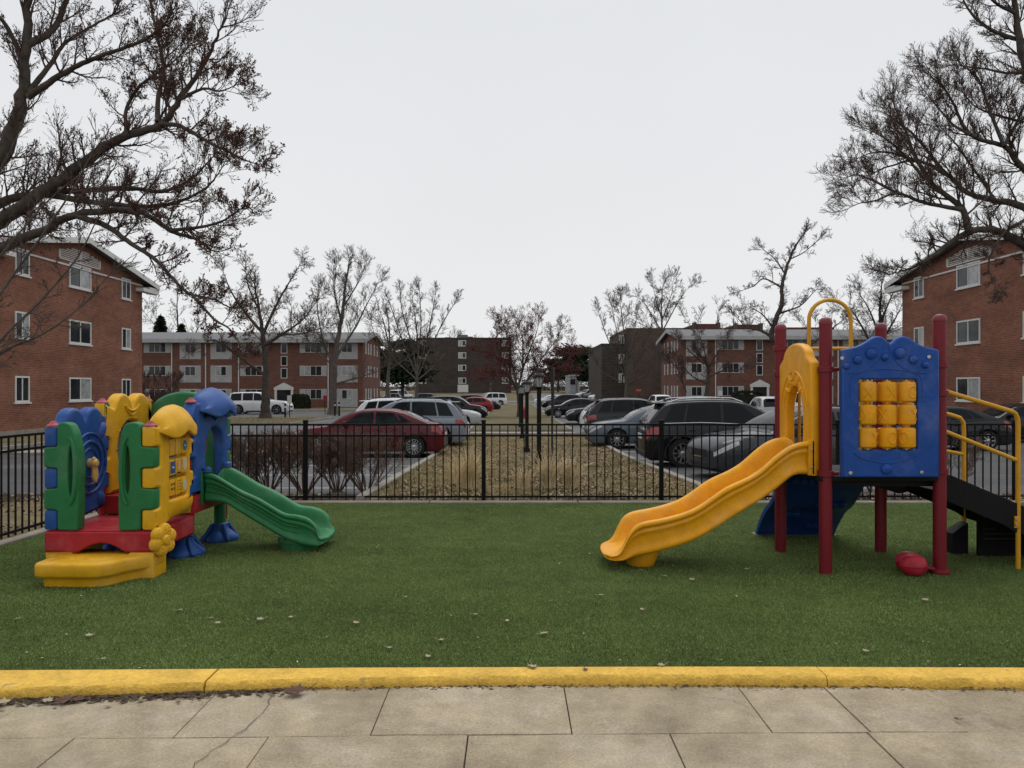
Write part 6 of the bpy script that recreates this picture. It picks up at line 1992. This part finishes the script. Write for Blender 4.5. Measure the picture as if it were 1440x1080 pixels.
# yellow wave slide
slide('slide', st, Q_yel, [(2.80, 1.225, .965, .895), (2.62, 1.195, .925, .895), (2.467, 1.100, .83, .775), (2.315, .965, .70, .665), (2.164, .873, .585, .575), (1.981, .79, .475, .455), (1.783, .650, .375, .335), (1.634, .570, .31, .265), (1.407, .505, .25, .195), (1.226, .472, .215, .155), (1.14, .43, .19, .135), (1.085, .36, .17, .115), (1.035, .25, .155, .10)],
      6.98, 7.60, .862, -1, lip=.05, wall=.085)
MB().lathe([(.115, 0), (.125, .02), (.165, .13), (.165, .165)], (0, 0, 0), 22, M=Matrix.Translation((1.24, 7.28, 0)) @ Matrix.Diagonal((1.05, 1.2, 1, 1))).build('slide_foot', Q_yel, st)
for y in (6.955, 7.60):
    MB().box((2.735, y, .90), (2.80, y + .045, 1.23)).build('slide_flange', Q_yel, st, bevel=.012)
for z in (1.14, .98):
    MB().lathe([(.012, 0), (.009, .006), (.001, .007)], sides=8, M=frame((2.765, 6.954, z), (1,0,0), (0,0,1), (0,-1,0))).build('bolt', M_bolt, st)
# hoop rail at the back, with vertical bars
hx0, hx1 = 3.085, 3.52
hp = [(hx0, 7.83, .905), (hx0, 7.83, 2.40)] + [((hx0 + hx1)/2 - (hx1 - hx0)/2*cos(t_), 7.83, 2.42 + .205*sin(t_)) for t_ in np.linspace(.15, pi - .15, 14)] + [(hx1, 7.83, 2.40), (hx1, 7.83, .905)]
MB().tube(hp, .020, 10).build('hoop_rail', S_yel, st)
MB().tube([(2.84, 7.83, 2.12), (3.78, 7.83, 2.12)], .019, 10).build('cross_rail', S_yel, st)
for X in (2.985, 3.62):
    MB().tube([(X, 7.83, .905), (X, 7.83, 2.11)], .016, 8).build('rail_bar', S_yel, st)
# curved climber at the back
cp = [(7.93, .90), (8.02, .72), (8.25, .50), (8.45, .38), (8.6, .25), (8.72, .12), (8.80, 0.0)]
cp = spline([Vector((y, z, 0)) for y, z in cp], 4)
rings = []
for i, p in enumerate(cp):
    d = (cp[min(i+1, len(cp)-1)] - cp[max(0, i-1)]).normalized()
    n = Vector((-d.y, d.x, 0))
    q = p - n*.07
    rings.append([Vector((2.83, p.x, p.y)), Vector((3.73, p.x, p.y)), Vector((3.73, q.x, q.y)), Vector((2.83, q.x, q.y))])
MB().loft(rings).build('climber', Q_shadeblue, st, bevel=.015)
for i in range(14):
    k = 3 + (i*5) % (len(cp) - 5)
    X = 2.98 + ((i*37) % 70)/100
    d = (cp[k+1] - cp[k]).normalized()
    n = Vector((-d.y, d.x, 0))
    q = cp[k] - n*.072
    MB().lathe([(.05, 0), (.045, .025), (.02, .04), (.001, .042)], sides=10, M=frame((X, q.x, q.y), (1,0,0), Vector((0, d.x, d.y)), Vector((0, -n.x, -n.y)))).build('hand_hold', Q_shadeblue, st)
MB().box((2.81, 8.70, 0), (3.75, 8.86, .016)).build('climber_base', M_conc2, st)
# stairs with handrails
for y in (7.08, 7.84):
    pl = [(3.98, .66), (4.06, .655), (4.62, .42), (4.70, .365), (4.9, .30), (5.7, .04), (5.7, .30), (4.80, .60), (4.11, .895), (3.98, .90)]
    plate('stringer', fillet(pl, .02, 2), [], .035, .006, frame((0, y, 0), (1,0,0), (0,0,1), (0,-1,0)), M_deck, st)
sp_ = MB()
sp_.prism([(3.30, .858), (3.98, .858), (3.98, .66), (3.9, .645), (3.6, .74), (3.38, .80)], -.02, .02, frame((0, 7.62, 0), (1,0,0), (0,0,1), (0,-1,0)))
sp_.build('stair_hanger', M_deck, st)
for k in range(4):
    x, z = 4.02 + k*.38, .74 - k*.165
    MB().box((x, 7.10, z - .03), (x + .36, 7.82, z)).build('tread', M_deck, st, bevel=.005)
    pf = MB().box((x + .355, 7.10, z - .165), (x + .375, 7.82, z - .031))
    pf.build('riser', M_deck, st)
ft = MB().box((4.50, 7.70, 0), (4.66, 7.84, .22))
ft.prism([(4.50, .221), (4.66, .221), (4.66, .33), (4.60, .30)], -.07, .07, frame((0, 7.77, 0), (1,0,0), (0,0,1), (0,-1,0)))
ft.build('stair_foot', M_deck, st, smooth=0)
pan = MB()
holes = [(4.76 + .02*i, .29 - .05*j) for j in range(3) for i in range(16) if not (j < 1 and i > 5)]
pan.box((4.70, 7.60, 0), (5.6, 7.63, .40))
pan.build('perforated_riser', M_deck, st)
dots = MB()
for x, z in holes:
    dots.lathe([(.005, 0), (.004, .002), (.001, .002)], sides=6, M=frame((x, 7.599, z), (1,0,0), (0,0,1), (0,-1,0)))
dots.build('perforation', mat('perforation_light', (.16, .17, .15), .9), st)
hr = [(3.95, 6.94, 1.715), (4.05, 7.0, 1.67), (4.68, 7.06, 1.49), (4.72, 7.07, 1.47), (4.745, 7.075, 1.42), (4.75, 7.075, 1.36), (4.75, 7.075, -.05)]
MB().tube(hr, .021, 10).build('handrail', S_yel, st)
MB().tube([(3.95, 6.94, 1.325), (4.74, 7.075, 1.03)], .019, 10).build('handrail', S_yel, st)
MB().tube([(3.88, 7.84, 1.60), (4.55, 7.84, 1.435), (4.66, 7.84, 1.40), (4.695, 7.84, 1.35), (4.70, 7.84, 1.28), (4.70, 7.84, -.05)], .021, 10).build('handrail', S_yel, st)
MB().tube([(3.88, 7.84, 1.17), (4.70, 7.84, 1.02)], .019, 10).build('handrail', S_yel, st)
bk = MB().box((4.70, 7.045, .40), (4.755, 7.062, .51))
bk.build('rail_bracket', S_yel, st, bevel=.004)
for z in (.43, .48):
    MB().lathe([(.012, 0), (.009, .006), (.001, .007)], sides=8, M=frame((4.712, 7.044, z), (1,0,0), (0,0,1), (0,-1,0))).build('bolt', M_bolt, st)
# red binocular shaped talk toy on the ground at the foot of the right front post
tb = MB()
for (x, y, s) in ((3.64, 6.83, 1.0), (3.675, 6.99, .96)):
    M = Matrix.Translation((x, y, .102)) @ Matrix.Rotation(.12, 4, 'Z') @ Matrix.Diagonal((.125*s, .09*s, .10*s, 1))
    tb.lathe([(.001, -1), (.45, -.93), (.8, -.68), (.97, -.3), (1.0, -.03), (1.04, -.02), (1.04, .02), (1.0, .03), (.97, .3), (.8, .68), (.5, .88), (.25, .93), (.001, .95)], sides=26, M=M)
tbo = tb.build('talk_toy', P_toy, st)
MB().tube([(3.74, 6.90, .07), (3.82, 6.90, .06), (3.87, 6.90, .05)], [.03, .022, .028], 10).build('toy_arm', S_red, tbo)
MB().lathe([(.059, .005), (.085, .012), (.09, .03), (.085, .05), (.059, .06)], (3.915, 6.90, 0), 22).build('toy_collar', S_red, tbo)
settle(st)
